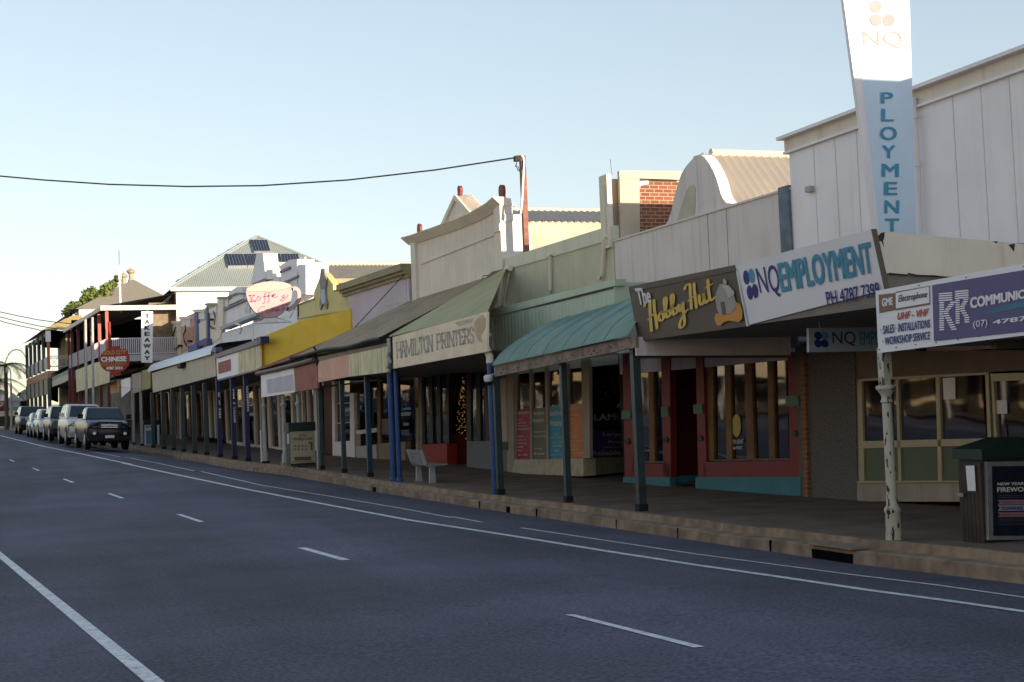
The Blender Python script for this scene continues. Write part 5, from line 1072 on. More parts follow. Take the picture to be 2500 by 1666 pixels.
u_=(Vector(c1_)-Vector(c0)).normalized(); w_=(Vector(AP)-(Vector(c0)+u_*(Vector(AP)-Vector(c0)).dot(u_))).normalized(); PR9=Pl(c0,u_,w_)
m_sf=mat('solar_frame',(.55,.55,.55),.3,.05,metal=.6)
for q in ([(930,290),(1138,288),(1192,438),(965,442)],[(1152,288),(1330,288),(1370,434),(1198,438)],[(1385,288),(1590,288),(1618,422),(1435,430)],[(1600,288),(1800,286),(1835,416),(1628,420)],[(1230,120),(1430,120),(1476,265),(1275,268)]):
    sp=panel('solar_panel',m_sf,b9,PR9,'C',q,.0,.16); TL_,TR_,BR_,BL_=q
    L=lambda a_,b_:((TL_[0]*(1-a_)+TR_[0]*a_)*(1-b_)+(BL_[0]*(1-a_)+BR_[0]*a_)*b_,(TL_[1]*(1-a_)+TR_[1]*a_)*(1-b_)+(BL_[1]*(1-a_)+BR_[1]*a_)*b_)
    mb=MB()
    for i in range(6): mb.pan(PR9,[L((i+.06)/6,.04),L((i+.92)/6,.04),L((i+.92)/6,.93),L((i+.06)/6,.93)],.15,.175,'C')
    mb.build('solar_cells',m_solar,sp)
mb=MB()
for k in range(7):   # panels lying on the street side slope
    t0_=.10+k*.115; A_=Vector(c0).lerp(Vector(AP),t0_); B_=Vector(c0).lerp(Vector(AP),t0_+.10); off=Vector((-.14,.0,.14)); mb.prism([A_+off,B_+off,B_+off+Vector((0,1.6,0)),A_+off+Vector((0,1.6,0))],(-.03,0,.05))
mb.build('solar_panel',m_sf,b9)
# verandah
VX0=onY(*Q('D',(575,800))[0],YF).x; vz=onY(*Q('D',(600,832))[0],YF).z
Kd=lambda Y:VX0-.066*(Y-YF)
yend=102.0; vzt=vz+.25
MB().add([(VX0-.3,YF-.2,vzt),(X0+.1,YF-.2,vzt+.75),(Kd(yend)+3.6,yend,vzt+.75),(Kd(yend)-.3,yend,vzt)],[(0,1,2,3)]).build('verandah_roof',m_roofbl,b9)
mb=MB(); mb.box(VX0-.35,X0+.1,YF-.35,YF-.15,vz,vzt+.02); mb.build('verandah_beam',m_cream,b9)
mb=MB(); mb.prism([(VX0-.35,YF-.2,vz+.02),(VX0-.2,YF-.2,vz+.02),(Kd(yend)-.2,yend,vz+.02),(Kd(yend)-.35,yend,vz+.02)],(0,0,.24)); mb.build('verandah_beam',m_cream,b9)
zd=onY(*Q('E',(1200,262))[0],YF).z; zrail=onY(*Q('E',(1200,25))[0],YF).z
mb=MB(); mb.add([(VX0,YF,zd),(X0,YF,zd),(Kd(yend)+3.5,yend,zd),(Kd(yend),yend,zd)],[(0,1,2,3)]); mb.add([(VX0,YF,vz+.0),(X0,YF,vz+.5),(Kd(yend)+3.5,yend,vz+.5),(Kd(yend),yend,vz)],[(0,1,2,3)]); mb.build('verandah_floor',m_soff,b9)
MB().box(X0-.05,X0+.02,YF+.2,yend,-1,7.7).build('wall_lining',mat('brown_boards',(.22,.17,.12),.8,.3,2),b9)
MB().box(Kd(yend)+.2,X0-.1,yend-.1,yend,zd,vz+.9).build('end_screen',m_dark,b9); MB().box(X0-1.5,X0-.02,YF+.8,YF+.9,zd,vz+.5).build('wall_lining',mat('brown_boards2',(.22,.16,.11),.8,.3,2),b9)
mb=MB(); nb=34
for i in range(nb): x=VX0+.15+(X0-VX0-.2)*i/nb; mb.box(x,x+.06,YF-.05,YF-.02,zd+.1,zrail-.05)
mb.box(VX0,X0,YF-.08,YF+.0,zrail-.06,zrail); mb.box(VX0,X0,YF-.08,YF,zd+.06,zd+.12); mb.build('balustrade',mat('lilac_white_slats',(.55,.50,.56),.6,.05),b9)
MB().box(VX0,X0,YF-.12,YF+.0,zd-.35,zd+.02).build('floor_beam',mat('lilac_beam',(.42,.38,.44),.6,.05),b9)
mb=MB(); N=60
for i in range(N):
    y=YF+(yend-YF)*i/N; mb.box(Kd(y)-.04,Kd(y)-.01,y,y+.2,zd+.1,zrail)
mb.build('balustrade',bpy.data.materials['lilac_white_slats'],b9)
m_mar_lit=mat('sunlit_maroon_paint',(.45,.10,.07),.55,.08); m_mar=mat('maroon_paint',(.16,.03,.035),.55,.1)  # salmon tone is the maroon post paint with sunlight put into the colour
for k,y in enumerate((YF,86.2,89.6,93,96.5,100,102)): MB().box(Kd(y)-.09,Kd(y)+.09,y-.09,y+.09,zd,vz+.05).build('upper_post',m_mar_lit if k<2 else m_mar,b9); MB().box(Kd(y)-.09,Kd(y)+.09,y-.09,y+.09,zf(y)-.2,zd).build('lower_post',m_mar,b9)
WE=facade(102,70.9,-.02)
WT=Pl((VX0-.1,YF,0),(VX0-Kd(yend),YF-yend,0))
MB().pan(WT,[(195,472),(450,372),(650,330),(650,640),(205,772)],-.03,.02,'E').build('valance_blind',m_faded,b9)
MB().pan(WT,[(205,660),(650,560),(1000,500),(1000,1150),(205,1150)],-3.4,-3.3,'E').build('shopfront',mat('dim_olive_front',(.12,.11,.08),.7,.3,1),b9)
# low shop valances between
t=thing('street_awning','low awning row with orange, white, pinkish and olive faded boards, under the two-storey verandah','awning',(6.6,77,1.5))
for q,m_ in (([(650,640),(785,615),(790,775),(655,802)],mat('orange_valance',(.55,.33,.16),.8,.08)),([(810,610),(940,568),(945,742),(820,850)],m_signw),([(960,530),(1090,498),(1092,757),(972,792)],mat('pinkish_valance',(.42,.34,.30),.8,.12,6)),([(1098,478),(1215,448),(1215,715),(1102,752)],m_olivev)): MB().pan(WE,q,-.04,.02,'E').build('valance',m_,t)
mb=MB(); mb.add([(K(90)-.15,90,2.75),(K(71.2)-.15,71.2,2.95),(K(71.2)+3.4,71.2,3.3),(K(86)+3.4,86,3.2)],[(0,1,2,3)]); mb.build('roof_sheet',m_roofgn,t)
mb=MB(); mb.add([(K(90)-.1,90,2.6),(K(71.2)-.1,71.2,1.75),(K(71.2)+3.4,71.2,1.75),(K(86)+3.4,86,2.5)],[(0,1,2,3)]); mb.build('ceiling_lining',m_soff,t)
for x,y,lb in ((347,1093,'thin pale post with a small white tag, left of the farther bin'),(327,1087,'thin pale post standing right of the dark blue parked ute')): sqpost(x,y,1.9,m_wpost,lb,.12)
# street light poles in front of verandah
for x,lb in ((209.5,'left one of two tall thin grey poles in front of the two-storey verandah'),(226.5,'right one of two tall thin grey poles in front of the two-storey verandah')):
    yy=82.0; pb_=onY(x,1000,yy); t=thing('flag_pole',lb,'pole',(pb_.x,yy,zf(yy)),'tall grey poles before the verandah')
    tp=onY(x-1,780 if x<215 else 775,yy); MB().tube([(pb_.x+.02,yy,zf(yy)-.2),(tp.x,yy,tp.z)],.07,8).build('shaft',m_wpost,t,True); MB().lathe((pb_.x,yy,zf(yy)-.2),[(.14,0),(.14,.15),(.08,.2)],8).build('base',m_galv,t)
# takeaway sign
PT=perp(8,78.5)
TL,TR,BR,BL=[PT.hit(*p) for p in Q('D',(1020,840),(1168,840),(1162,1495),(1020,1492))]
s6,p6=signboard('takeaway_sign','tall narrow white board reading TAKEAWAY downwards, hung beside the upper verandah',[TL,TR,BR,BL])
for k,ch in enumerate('TAKEAWAY'):
    y0=868+k*77; text(ch,p6,'D',[(1058-(12 if ch=='W' else 0),y0),(1130+(10 if ch=='W' else 0),y0),(1130+(10 if ch=='W' else 0),y0+56),(1058-(12 if ch=='W' else 0),y0+56)],m_lblack,s6,.012,.05)
MB().tube([PT.hit(*Q('D',(1095,835))[0],-.03),PT.hit(*Q('D',(1095,800))[0],-.03)]+[],.03).build('hanger',m_galv,s6)
# lantern sign
PN=perp(5,76)
lan=[(640,140),(655,150),(790,138),(800,165),(830,190),(870,180),(905,210),(930,270),(935,330),(925,400),(880,460),(830,490),(800,492),(815,530),(825,540),(655,540),(670,495),(600,475),(550,430),(525,370),(525,310),(545,250),(590,205),(645,180)]
t=thing('lantern_sign','round red lantern shaped restaurant sign with gold and white lettering, in front of the verandah','sign',tuple(PN.hit(*Q('E',(730,560))[0])))
MB().pan(PN,lan,-.1,0,'E').build('board',mat('lantern_red',(.30,.018,.02),.5,.08),t)
m_gold=mat('lettering_gold',(.45,.26,.05),.5)
text('GOLD CITY',PN,'E',[(560,205),(880,195),(880,255),(565,262)],m_gold,t,.012,.03); text('CHINESE',PN,'E',[(540,290),(890,278),(890,350),(542,358)],m_lwhite,t,.012,.05); text('RESTAURANT',PN,'E',[(550,362),(888,352),(888,410),(555,418)],m_gold,t,.012,.01); text('4787 2414',PN,'E',[(610,425),(835,418),(835,462),(610,468)],m_lwhite,t,.012,.05)
q=PN.hit(*Q('E',(728,540))[0],-.05); MB().tube([(q.x,q.y,q.z+.1),(q.x,q.y,q.z-.35)],.04).build('bracket',m_black,t); q=PN.hit(*Q('E',(660,150))[0],-.05); MB().tube([(q.x,q.y,q.z-.2),(q.x,q.y,q.z+1.3)],.09,6).build('top_mount',m_red,t)
# ---- building with roof ventilators
YV=146.0; PV=perp(8,YV)
t=thing('hall_building','white building with a grey hipped iron roof and three round roof ventilators in a row','building',tuple(PV.hit(*Q('D',(600,1000))[0])))
ez=PV.hit(*Q('D',(225,808))[0]); er=PV.hit(*Q('D',(1600,760))[0]); ap=onY(*Q('D',(915,432))[0],YV+9)
MB().box(ez.x,er.x,YV+.3,YV+30,-1,ez.z).build('wall',m_white,t)
mb=MB(); tricorr(mb,(ez.x-.4,YV,ez.z),(er.x,YV,ez.z),ap,120,.03); mb.build('roof',mat('olive_grey_iron_roof',(.33,.29,.22),.6,.06),t)
ap2=Vector((ap.x-.066*22,YV+30,ap.z)); mb=MB(); mb.add([(ez.x-.4,YV,ez.z),tuple(ap),tuple(ap2),(ez.x-2.4,YV+30,ez.z)],[(0,1,2,3)]); mb.add([(er.x,YV,ez.z),tuple(ap),tuple(ap2),(er.x,YV+30,ez.z)],[(0,1,2,3)]); mb.build('roof',bpy.data.materials['olive_grey_iron_roof'],t)
for (x,y,yv) in ((888,430,YV+10),(795,480,YV+17),(690,540,YV+24)):
    s_=1.0; p=onY(*Q('D',(x,y))[0],yv); MB().lathe((p.x,p.y,p.z-.5),[(a*.46,b*.37+.1) for a,b in ((.75,0),(.7,.8),(.5,1.1),(.5,2.6),(.75,2.9),(.95,3.1),(1.0,3.5),(.8,3.8),(.3,4.1),(.08,4.3),(.08,4.9))],12).build('ventilator',mat('vent_zinc',(.34,.27,.19),.6,.15),t,True)
pm=onY(*Q('D',(752,742))[0],84.5); pt_=onY(*Q('D',(735,58))[0],84.5)
t=thing('antenna_mast','thin white antenna mast standing in front of the ventilator roof','antenna',tuple(pm)); MB().tube([pm-Vector((0,0,.5)),pm.lerp(pt_,.45)],.06,6).build('mast',m_white,t); MB().tube([pm.lerp(pt_,.45),pm.lerp(pt_,.72)],.10,6).build('coil',m_lwhite,t); MB().tube([pm.lerp(pt_,.7),pt_],.035,6).build('tip',m_galv,t)
# ---- far hotel with two-level verandah
b12=thing('hotel_building','two-storey corner hotel with dark green verandah posts and a sunlit yellow roof','building',(4,121,zf(121)))
YH=121.0; YE=141.0; hx=lambda Y:K(Y)+.0
HX=onY(*Q('p',(765,740))[0],YH).x; hz=onY(*Q('p',(735,690))[0],YH).z; hx=lambda Y:HX-.066*(Y-YH)
ft=onY(*Q('G',(700,500))[0],YH).z; 
rt_=onY(*Q('p',(1250,480))[0],YH+3)
mb=MB(); mb.add([(HX-.4,YH-.2,hz),(HX+2.9,YH-.2,hz),(HX+2.9,YH+4,rt_.z+.2),(HX+2.2,YH+4,rt_.z+.2)],[(0,1,2,3)]); mb.build('roof',mat('ochre_iron_roof',(.55,.38,.14),.6,.06),b12)
mb=MB(); mb.add([(HX-.4,YH-.2,hz),(HX+3.6,YH+4,rt_.z+.2),(hx(YE)+3.6,YE-3,rt_.z+.2),(hx(YE)-.4,YE,hz)],[(0,1,2,3)]); mb.build('roof',mat('dark_iron_roof',(.06,.05,.045),.6,.1),b12)
MB().box(HX+1.5,HX+14,YH+3,YE,-.5,hz-.15).build('wall',mat('tan_boarded_wall',(.26,.20,.12),.8,.12,1,streak=.5,dcol=(.08,.06,.04)),b12)
mb=MB(); mb.add([(HX,YH,hz-.1),(HX+8,YH,hz-.1),(HX+8,YH+3.2,hz-.1),(HX+3.6,YH+3.2,hz-.1),(hx(YE)+3.6,YE,hz-.1),(hx(YE),YE,hz-.1)],[(0,1,2,3,4,5)]); mb.build('dark_ceiling_sheet',m_dark,b12)
mb=MB(); mb.prism([(HX-.1,YH-.1,ft-.7),(HX+8,YH-.1,ft-.7),(HX+8,YH+3,ft-.7),(HX+3.6,YH+3,ft-.7),(hx(YE)+3.6,YE,ft-.7),(hx(YE)-.1,YE,ft-.7)],(0,0,.6)); mb.build('verandah_floor',mat('hotel_brown_beam',(.36,.21,.13),.7,.1),b12)
m_dkg=mat('hotel_green_paint',(.09,.10,.08),.6,.15)
for k in range(6):
    y=YH+(YE-YH)*k/5; x=hx(y)
    if k==0: MB().box(x-.12,x+.12,y-.12,y+.12,ft,hz-1.0).build('upper_post',mat('hotel_orange',(.38,.12,.06),.6),b12); MB().box(x-.2,x+.2,y-.2,y+.2,hz-1.0,hz-.1).build('capital',m_white,b12)
    else: MB().box(x-.14,x+.14,y-.14,y+.14,ft,hz-.1).build('upper_post',m_dkg,b12)
    MB().box(x-.14,x+.14,y-.14,y+.14,zf(y)-.3,ft-.7).build('lower_post',m_dkg,b12)
    if k<5:
        y2=YH+(YE-YH)*(k+1)/5; x2=hx(y2)
        MB().prism([(x-.03,y,ft+.1),(x+.03,y,ft+.1),(x2+.03,y2,ft+.1),(x2-.03,y2,ft+.1)],(0,0,1.0)).build('balustrade',mat('hotel_grey_panel',(.42,.41,.42),.6,.1) if 'hotel_grey_panel' not in bpy.data.materials else bpy.data.materials['hotel_grey_panel'],b12)
        mb=MB(); mb.prism([(x,y+.15,hz-.1),(x,y+.15,hz-1.2),(x,y+.9,hz-.45),(x2,y2-.9,hz-.45),(x2,y2-.15,hz-1.2),(x2,y2-.15,hz-.1)],(.05,0,0)); mb.build('lace_bracket',m_dkg,b12)
        MB().prism([(x-.05,y,ft-2.0),(x+.05,y,ft-2.0),(x2+.05,y2,ft-2.0),(x2-.05,y2,ft-2.0)],(0,0,1.5)).build('valance_screen',mat('hotel_olive_screen',(.30,.26,.18),.7) if 'hotel_olive_screen' not in bpy.data.materials else bpy.data.materials['hotel_olive_screen'],b12)
MB().prism([onY(*Q('p',p)[0],YH+3.1) for p in ((720,700),(960,700),(960,985),(720,975))],(0,.1,0)).build('dark_ceiling_sheet',m_dark,b12)  # added black drop sheet standing in for the dark space under the ceiling
MB().prism([onY(*Q('G',p)[0],YH+3.1) for p in ((700,600),(860,600),(860,985),(790,960),(700,935))],(0,.1,0)).build('dark_ceiling_sheet',m_dark,b12)  # same added black sheet for the dark lower storey
PHt=perp(HX,YH-.05)
mb=MB(); m_lat=mat('lattice_grey_green',(.30,.34,.29),.6)
for q in ([(780,1105),(1220,1100),(1220,1112),(780,1117)],[(780,1135),(1220,1130),(1220,1142),(780,1147)],[(780,1268),(1220,1262),(1220,1276),(780,1282)]): mb.pan(PHt,q,-.05,0,'p')
for x in (930,1105,1215,790): mb.pan(PHt,[(x-6,1100),(x+6,1100),(x+6,1310),(x-6,1310)],-.05,0,'p')
for x0,x1 in ((800,925),(935,1100),(1110,1210)):
    mb.pan(PHt,[(x0,1140),(x0+8,1140),(x1,1270),(x1-8,1270)],-.04,-.01,'p'); mb.pan(PHt,[(x1-8,1140),(x1,1140),(x0+8,1270),(x0,1270)],-.04,-.012,'p')
mb.build('balustrade',m_lat,b12)
mb=MB(); [mb.box(x,x+.25,YH+2.6,YH+2.7,ft,hz-.2) for x in [HX+3.7+.75*k for k in range(6)]]; mb.build('wall_battens',mat('dark_gap',(.05,.04,.03),.8),b12)
t=thing('street_awning','teal hung awning with faded lettering in front of the far hotel','awning',tuple(onY(*Q('G',(850,760))[0],117)))
WH=facade(119,104.5,.3)
MB().pan(WH,[(682,660),(1020,492),(1025,560),(684,705)],-.05,.0,'G').build('top_band',m_teal,t); MB().pan(WH,[(684,700),(1025,556),(1025,640),(940,690),(684,785)],-.05,.0,'G').build('valance',m_creamv,t)
PHe=perp(onS(*Q('G',(1022,560))[0],.3).x,onS(*Q('G',(1022,560))[0],.3).y)
MB().pan(PHe,[(1020,490),(1110,480),(1112,638),(1020,650)],-.05,0,'G').build('end_panel',mat('deep_teal',(.03,.16,.19),.5),t)
q0=onS(*Q('G',(690,785))[0],.3); q1=onS(*Q('G',(1022,650))[0],.3); mb=MB(); mb.add([q0,q1,q1+Vector((3.2,0,.2)),q0+Vector((3.2,0,.2))],[(0,1,2,3)]); mb.add([q0+Vector((0,0,1.1)),q1+Vector((0,0,1.1)),q1+Vector((3.2,0,1.3)),q0+Vector((3.2,0,1.3))],[(0,1,2,3)]); mb.build('roof_sheet',m_dkg,t)
t=thing('shop_building','dark fronted shop with tan boards under the teal awning, beyond the two-storey verandah','building',(9.0,105,zf(105)))
MB().box(K(105)+3.0,K(105)+9,102.3,120.5,-1,4.5).build('wall',bpy.data.materials['tan_boarded_wall'],t); MB().box(K(105)+2.9,K(105)+9.1,102.3,120.5,4.5,4.7).build('roof',m_roofbr,t)
# ---- far left background
def farbox(label,c,quad,Y,m,roofm=None,dep=10,gable=None,nm='house'):
    P_=perp(0,Y); q=[P_.hit(*p) for p in Q(c,*quad)]; x0,x1=q[0].x,q[1].x; z1=q[0].z
    t=thing(nm,label,'building',((x0+x1)/2,Y,zf(Y))); MB().box(x0,x1,Y,Y+dep,zf(Y)-1,z1).build('wall',m,t)
    if gable: a_=P_.hit(*Q(c,gable)[0]); MB().prism([(x0-.3,Y-.3,z1),(x1+.3,Y-.3,z1),(a_.x,Y-.3,a_.z)],(0,dep,0)).build('roof',roofm or m_roofgr,t)
    else: MB().box(x0-.3,x1+.3,Y-.3,Y+dep+.2,z1,z1+.4).build('roof',roofm or m_roofgr,t)
    mb=MB(); n=max(1,int((x1-x0)/4)); 
    for k in range(n): xx=x0+(x1-x0)*(k+.5)/n; MB().box(xx-.5,xx+.5,Y-.05,Y+.05,z1-2.2,z1-.9).build('window',m_glassd,t)
    return t
farbox('small white gabled house far down the street behind the arched lamp','G',[(120,970),(300,960),(300,1100),(120,1100)],190,m_white,m_roofcr,12,(190,838))
farbox('pale grey hall with a stepped front, between the arched lamp and the hotel','G',[(300,850),(420,830),(420,1100),(300,1100)],175,mat('pale_grey_boards',(.50,.50,.50),.7,.06),m_roofgr,14,(372,785))
farbox('white weatherboard house at the left edge behind the palm','G',[(-60,850),(85,830),(85,1050),(-60,1050)],180,m_whitewall,m_roofgr,12,(20,790))
P_=perp(0,168)
t=thing('market_umbrella','maroon shade cloth at the left edge below the palm','umbrella',tuple(P_.hit(*Q('G',(50,1150))[0]))); a_,b_,c_=[P_.hit(*Q('G',p)[0]) for p in ((-80,1100),(150,1080),(50,1020))]
MB().prism([a_,b_,c_],(0,3,0)).build('canopy',mat('maroon_cloth',(.12,.02,.04),.7),t); MB().tube([(c_.x,169.5,c_.z),(c_.x,169.5,zf(168))],.06).build('pole',m_galv,t)
t=thing('shop_awning','small turquoise awning far down the street right of the lamp pole','awning',tuple(P_.hit(*Q('G',(240,1070))[0]))); a_,b_,c_=[P_.hit(*Q('G',p)[0]) for p in ((190,1052),(290,1050),(290,1098))]
MB().prism([a_,b_,c_,P_.hit(*Q('G',(190,1098))[0])],(0,1.5,0)).build('canopy',mat('turquoise',(.05,.28,.27),.6),t)
t=thing('painted_wall','long low cream wall with a mural band at the far end of the street','wall',(-1,165,zf(165))); P2=perp(0,165)
MB().pan(P2,[(-120,1112),(310,1105),(310,1185),(-120,1192)],-.3,0,'G').build('wall',m_creamv,t); MB().pan(P2,[(-120,1190),(310,1182),(310,1330),(-120,1340)],-.3,.02,'G').build('hedge_base',mat('dark_hedge_green',(.03,.04,.02),.9,.4,1),t)
# lamps
def arch(label,c,pts,Y,base_px,r=.09):
    P_=perp(0,Y); t=thing('street_lamp',label,'lamp',(P_.hit(*Q(c,base_px)[0]).x,Y,zf(Y))); path=[P_.hit(*Q(c,p)[0]) for p in pts]
    MB().tube(path,r,6).build('arm',m_galv,t,True); b_=P_.hit(*Q(c,base_px)[0]); MB().tube([(b_.x,Y,zf(Y)-.3),path[0]],r*1.6,8).build('pole',m_wpost,t,True)
    e_=path[-1]; MB().box(e_.x-.12,e_.x+.12,Y-.25,Y+.25,e_.z-.45,e_.z).build('lamp_head',m_galv,t)
arch('tall arched street lamp at the left, its arm curving over towards the hotel','G',[(75,430),(95,340),(130,270),(185,215),(240,203),(300,215),(350,260),(385,330),(400,400)],150,(95,1350))
arch('slender white street lamp beside the parked dark four-wheel drive','G',[(160,700),(158,560),(148,500),(125,465),(105,470)],135,(170,1350),.06)
# palm
def palm():
    Y=140; P_=perp(0,Y); b_=P_.hit(*Q('G',(98,1250))[0]); tp=P_.hit(*Q('G',(88,420))[0])
    t=thing('palm_tree','palm tree with a thin grey trunk and drooping fronds at the left edge','palm',(b_.x,Y,zf(Y)))
    MB().tube([(b_.x,Y,zf(Y)-.3),b_.lerp(tp,.5),tp],.2,8,.14).build('trunk',m_bark,t,True)
    random.seed(4); mb=MB()
    for k in range(15):
        a_=k*2.4; L_=random.uniform(2.6,3.6); up=random.uniform(.0,.9); tz=tp+Vector((-1.0,0,-1.5)) if k%3==2 else tp
        c0_=None
        for s in range(9):
            f=s/8; p=tz+Vector((math.cos(a_)*L_*f,math.sin(a_)*L_*f,up*f*2-2.6*f*f)); 
            if c0_ is not None:
                d_=(p-c0_); sd=Vector((-math.sin(a_),math.cos(a_),0))
                for j in range(4):
                    q_=c0_+d_*j/4; ll=.75*(1-abs(f-.45)); 
                    for sg in (-1,1): mb.add([q_,q_+d_*.2,q_+sd*sg*ll+Vector((0,0,-.45*ll))+d_*.5],[(0,1,2)])
            c0_=p
    mb.build('crown',m_palm,t)
palm()
def tree(label,c,blobs,Y,base_px,seed=1,size=.35,n=260):
    P_=perp(0,Y); b_=P_.hit(*Q(c,base_px)[0]); t=thing('tree',label,'tree',(b_.x,Y,zf(Y))); random.seed(seed)
    C_=[(P_.hit(*Q(c,(x,y))[0]),r*Y/FPX/CR[c][2]) for x,y,r in blobs]; mb=MB(); tr=MB(); top=sum((q for q,_ in C_),Vector())/len(C_)
    tr.tube([(b_.x,Y,zf(Y)-.5),Vector((b_.x,Y,zf(Y))).lerp(top,.6)],.4,8,.22)
    for q,r in C_:
        tr.tube([Vector((b_.x,Y,zf(Y))).lerp(top,.5),q],.12,5,.04)
        for k in range(n):
            v=Vector((random.gauss(0,1),random.gauss(0,1),random.gauss(0,1))).normalized()*r*random.uniform(.45,1.08); p=q+v; s=size*random.uniform(.6,1.3)
            u1=Vector((random.gauss(0,1),random.gauss(0,1),random.gauss(0,1))).normalized(); u2=u1.cross(v.normalized()+Vector((.01,.02,.03))).normalized()
            mb.add([p,p+u1*s,p+u1*s*.7+u2*s*.6,p+u2*s*.7],[(0,1,2,3)])
    tr.build('trunk',m_bark,t,True); mb.build('crown',m_leaf,t)
tree('leafy tree rising behind the ventilator roof and the hotel','D',[(75,850,55),(140,780,60),(210,770,50),(330,620,55),(400,590,60),(300,700,55),(470,640,50),(540,560,45),(600,520,50),(650,500,45),(560,620,60),(400,700,60),(720,420,28)],150,(350,1500),2,.30,210)
# far overhead wires
for k,(pts,lb) in enumerate((([(0,405),(300,470),(600,530),(900,570),(1250,605)],'upper thin wire running down to the ochre hotel roof'),([(0,485),(300,560),(600,625),(1000,690),(1270,715)],'middle thin wire crossing just above the hotel corner'),([(0,545),(90,575),(300,625),(600,685),(660,712)],'lowest thin wire ending at the hotel eave'))):
    P_=perp(0,119-k); tag(MB().tube([P_.hit(*Q('p',(pts[0][0]-400,pts[0][1]-85))[0])]+[P_.hit(*Q('p',p)[0]) for p in pts],.035,5).build('overhead_wire',m_cable,org=tuple(P_.hit(*Q('p',pts[2])[0]))),lb,'cable')
# ================================================================= BENCH, BINS
p=onS(*Q('l',(1100,1405))[0],.45); p2=onS(*Q('l',(1235,1420))[0],.30)
t=thing('bench','aluminium slatted street bench with a curved back, beside the blue post','bench',(p2.x,p2.y,zf(p2.y)))
bx,by,bz=p2.x,p2.y,zf(p2.y)      # bench faces the shops (+X); back towards the street; long axis along Y
def bpt(a,h,l): return Vector((bx-.12+a,by+.05+l,bz+h))
prof_s=[(0.0,.44),(.12,.42),(.25,.43),(.40,.45),(.52,.46)]; 
L0,L1=0.0,1.4
for l in (.12,L1-.12): MB().tube([bpt(-.10,.82,l),bpt(-.03,.60,l),bpt(.03,.45,l),bpt(.12,.40,l),bpt(.52,.43,l)],.028,6).build('side_rail',m_steel,t,True)
for l in (.12,L1-.12): MB().prism([bpt(.10,0,l-.04),bpt(.26,0,l-.04),bpt(.24,.40,l-.04),bpt(.12,.40,l-.04)],(0,.08,0)).build('leg',m_steel,t)
mb=MB()
for k in range(5): a_=.08+k*.10; mb.prism([bpt(a_,.43,L0),bpt(a_+.08,.43,L0),bpt(a_+.08,.46,L0),bpt(a_,.46,L0)],(0,L1,0))
mb.build('seat',m_steel,t)
mb=MB()
for k in range(8): h=.47+k*.045; a_=.03-(h-.45)*.33; mb.prism([bpt(a_-.015,h,L0),bpt(a_+.015,h,L0),bpt(a_+.005,h+.035,L0),bpt(a_-.025,h+.035,L0)],(0,L1,0))
mb.build('backrest',m_steel,t)
# near bin
g0=zf(12.8); xs=onS(*Q('v',(460,1375))[0],.3).x; A_=onX(*Q('v',(460,1375))[0],10.12); B_=onX(*Q('v',(745,1412))[0],10.12)
ya,yb=A_.y,B_.y; zt=onX(*Q('v',(385,375))[0],10.10).z
t=thing('litter_bin','large dark green litter bin with timber slats and a framed fireworks poster','bin',(10.3,12.8,B_.z))
gz=min(A_.z,B_.z)-.02
MB().box(10.14,10.98,yb+.02,ya,gz+.02,zt).build('cabinet',m_bin,t)
for i in range(6):
    y0_=yb+.02+(ya-yb-.04)*i/6; MB().box(10.10,10.14,y0_,y0_+(ya-yb)/6*.82,gz+.08,zt-.03).build('slat',mat('stained_timber',(.035,.02,.016),.5,.3,4) if 'stained_timber' not in bpy.data.materials else bpy.data.materials['stained_timber'],t)
zl=onX(*Q('v',(375,262))[0],10.06).z
MB().prism([(10.09,yb-.03,zt),(10.09,yb-.03,zl),(10.6,yb-.03,zl+.11),(11.05,yb-.03,zl+.08),(11.05,yb-.03,zt)],(0,ya-yb+.08,0)).build('lid',m_bin,t)
PBb=perp(10.5,yb)
fr_=panel('poster_frame',m_galv,t,PBb,'v',[(735,405),(1500,398),(1500,1278),(758,1287)],-.03,.03)
ps=panel('poster',mat('poster_black',(.008,.012,.025),.3,.3,6),t,PBb,'v',[(795,455),(1460,450),(1460,1235),(812,1240)],-.02,.036)
for s_,q,m_ in (('NEW YEARS EVE',[(855,640),(1290,628),(1290,664),(855,672)],m_lwhite),('FIREWORKS',[(850,692),(1290,682),(1290,740),(852,748)],m_lwhite),('TOWERS HILL',[(898,912),(1270,905),(1270,945),(898,950)],m_lnavy)): 
    if s_=='TOWERS HILL':
        for i,(y,cc) in enumerate(((835,(.32,.24,.30)),(895,(.35,.33,.42)),(975,(.30,.20,.22)))): flat('ribbon_band',mat('ribbon_tone%s'%'abc'[i],cc,.5),ps,PBb,'v',[(862,y),(1380,y-4),(1380,y+48+(12 if i==1 else 0)),(864,y+52+(12 if i==1 else 0)),(882,y+28)],.040)
    text(s_,PBb,'v',q,m_,ps,.046,.03)
for y in (780,800,1045,1065,1100): text('the fireworks will be on at the lookout',PBb,'v',[(870,y),(1330,y-3),(1330,y+9),(870,y+12)],mat('lettering_grey_dim',(.2,.2,.22),.6) if 'lettering_grey_dim' not in bpy.data.materials else bpy.data.materials['lettering_grey_dim'],ps,.040,0)
for s_,q in (('MIDNIGHT NEW YEARS',[(905,850),(1290,845),(1290,868),(905,872)]),('BOMBS AND ROCKETS',[(905,988),(1290,984),(1290,1008),(905,1012)])): text(s_,PBb,'v',q,m_lred,ps,.046,.01)
PBs=Pl((10.095,12.8,0),(0,-1,0)); flat('notice',m_lwhite,t,PBs,'v',[(495,450),(592,448),(608,735),(518,733)],.012)
flat('latch',m_galv,t,PBs,'v',[(395,755),(465,755),(468,798),(430,798),(398,775)],.03)
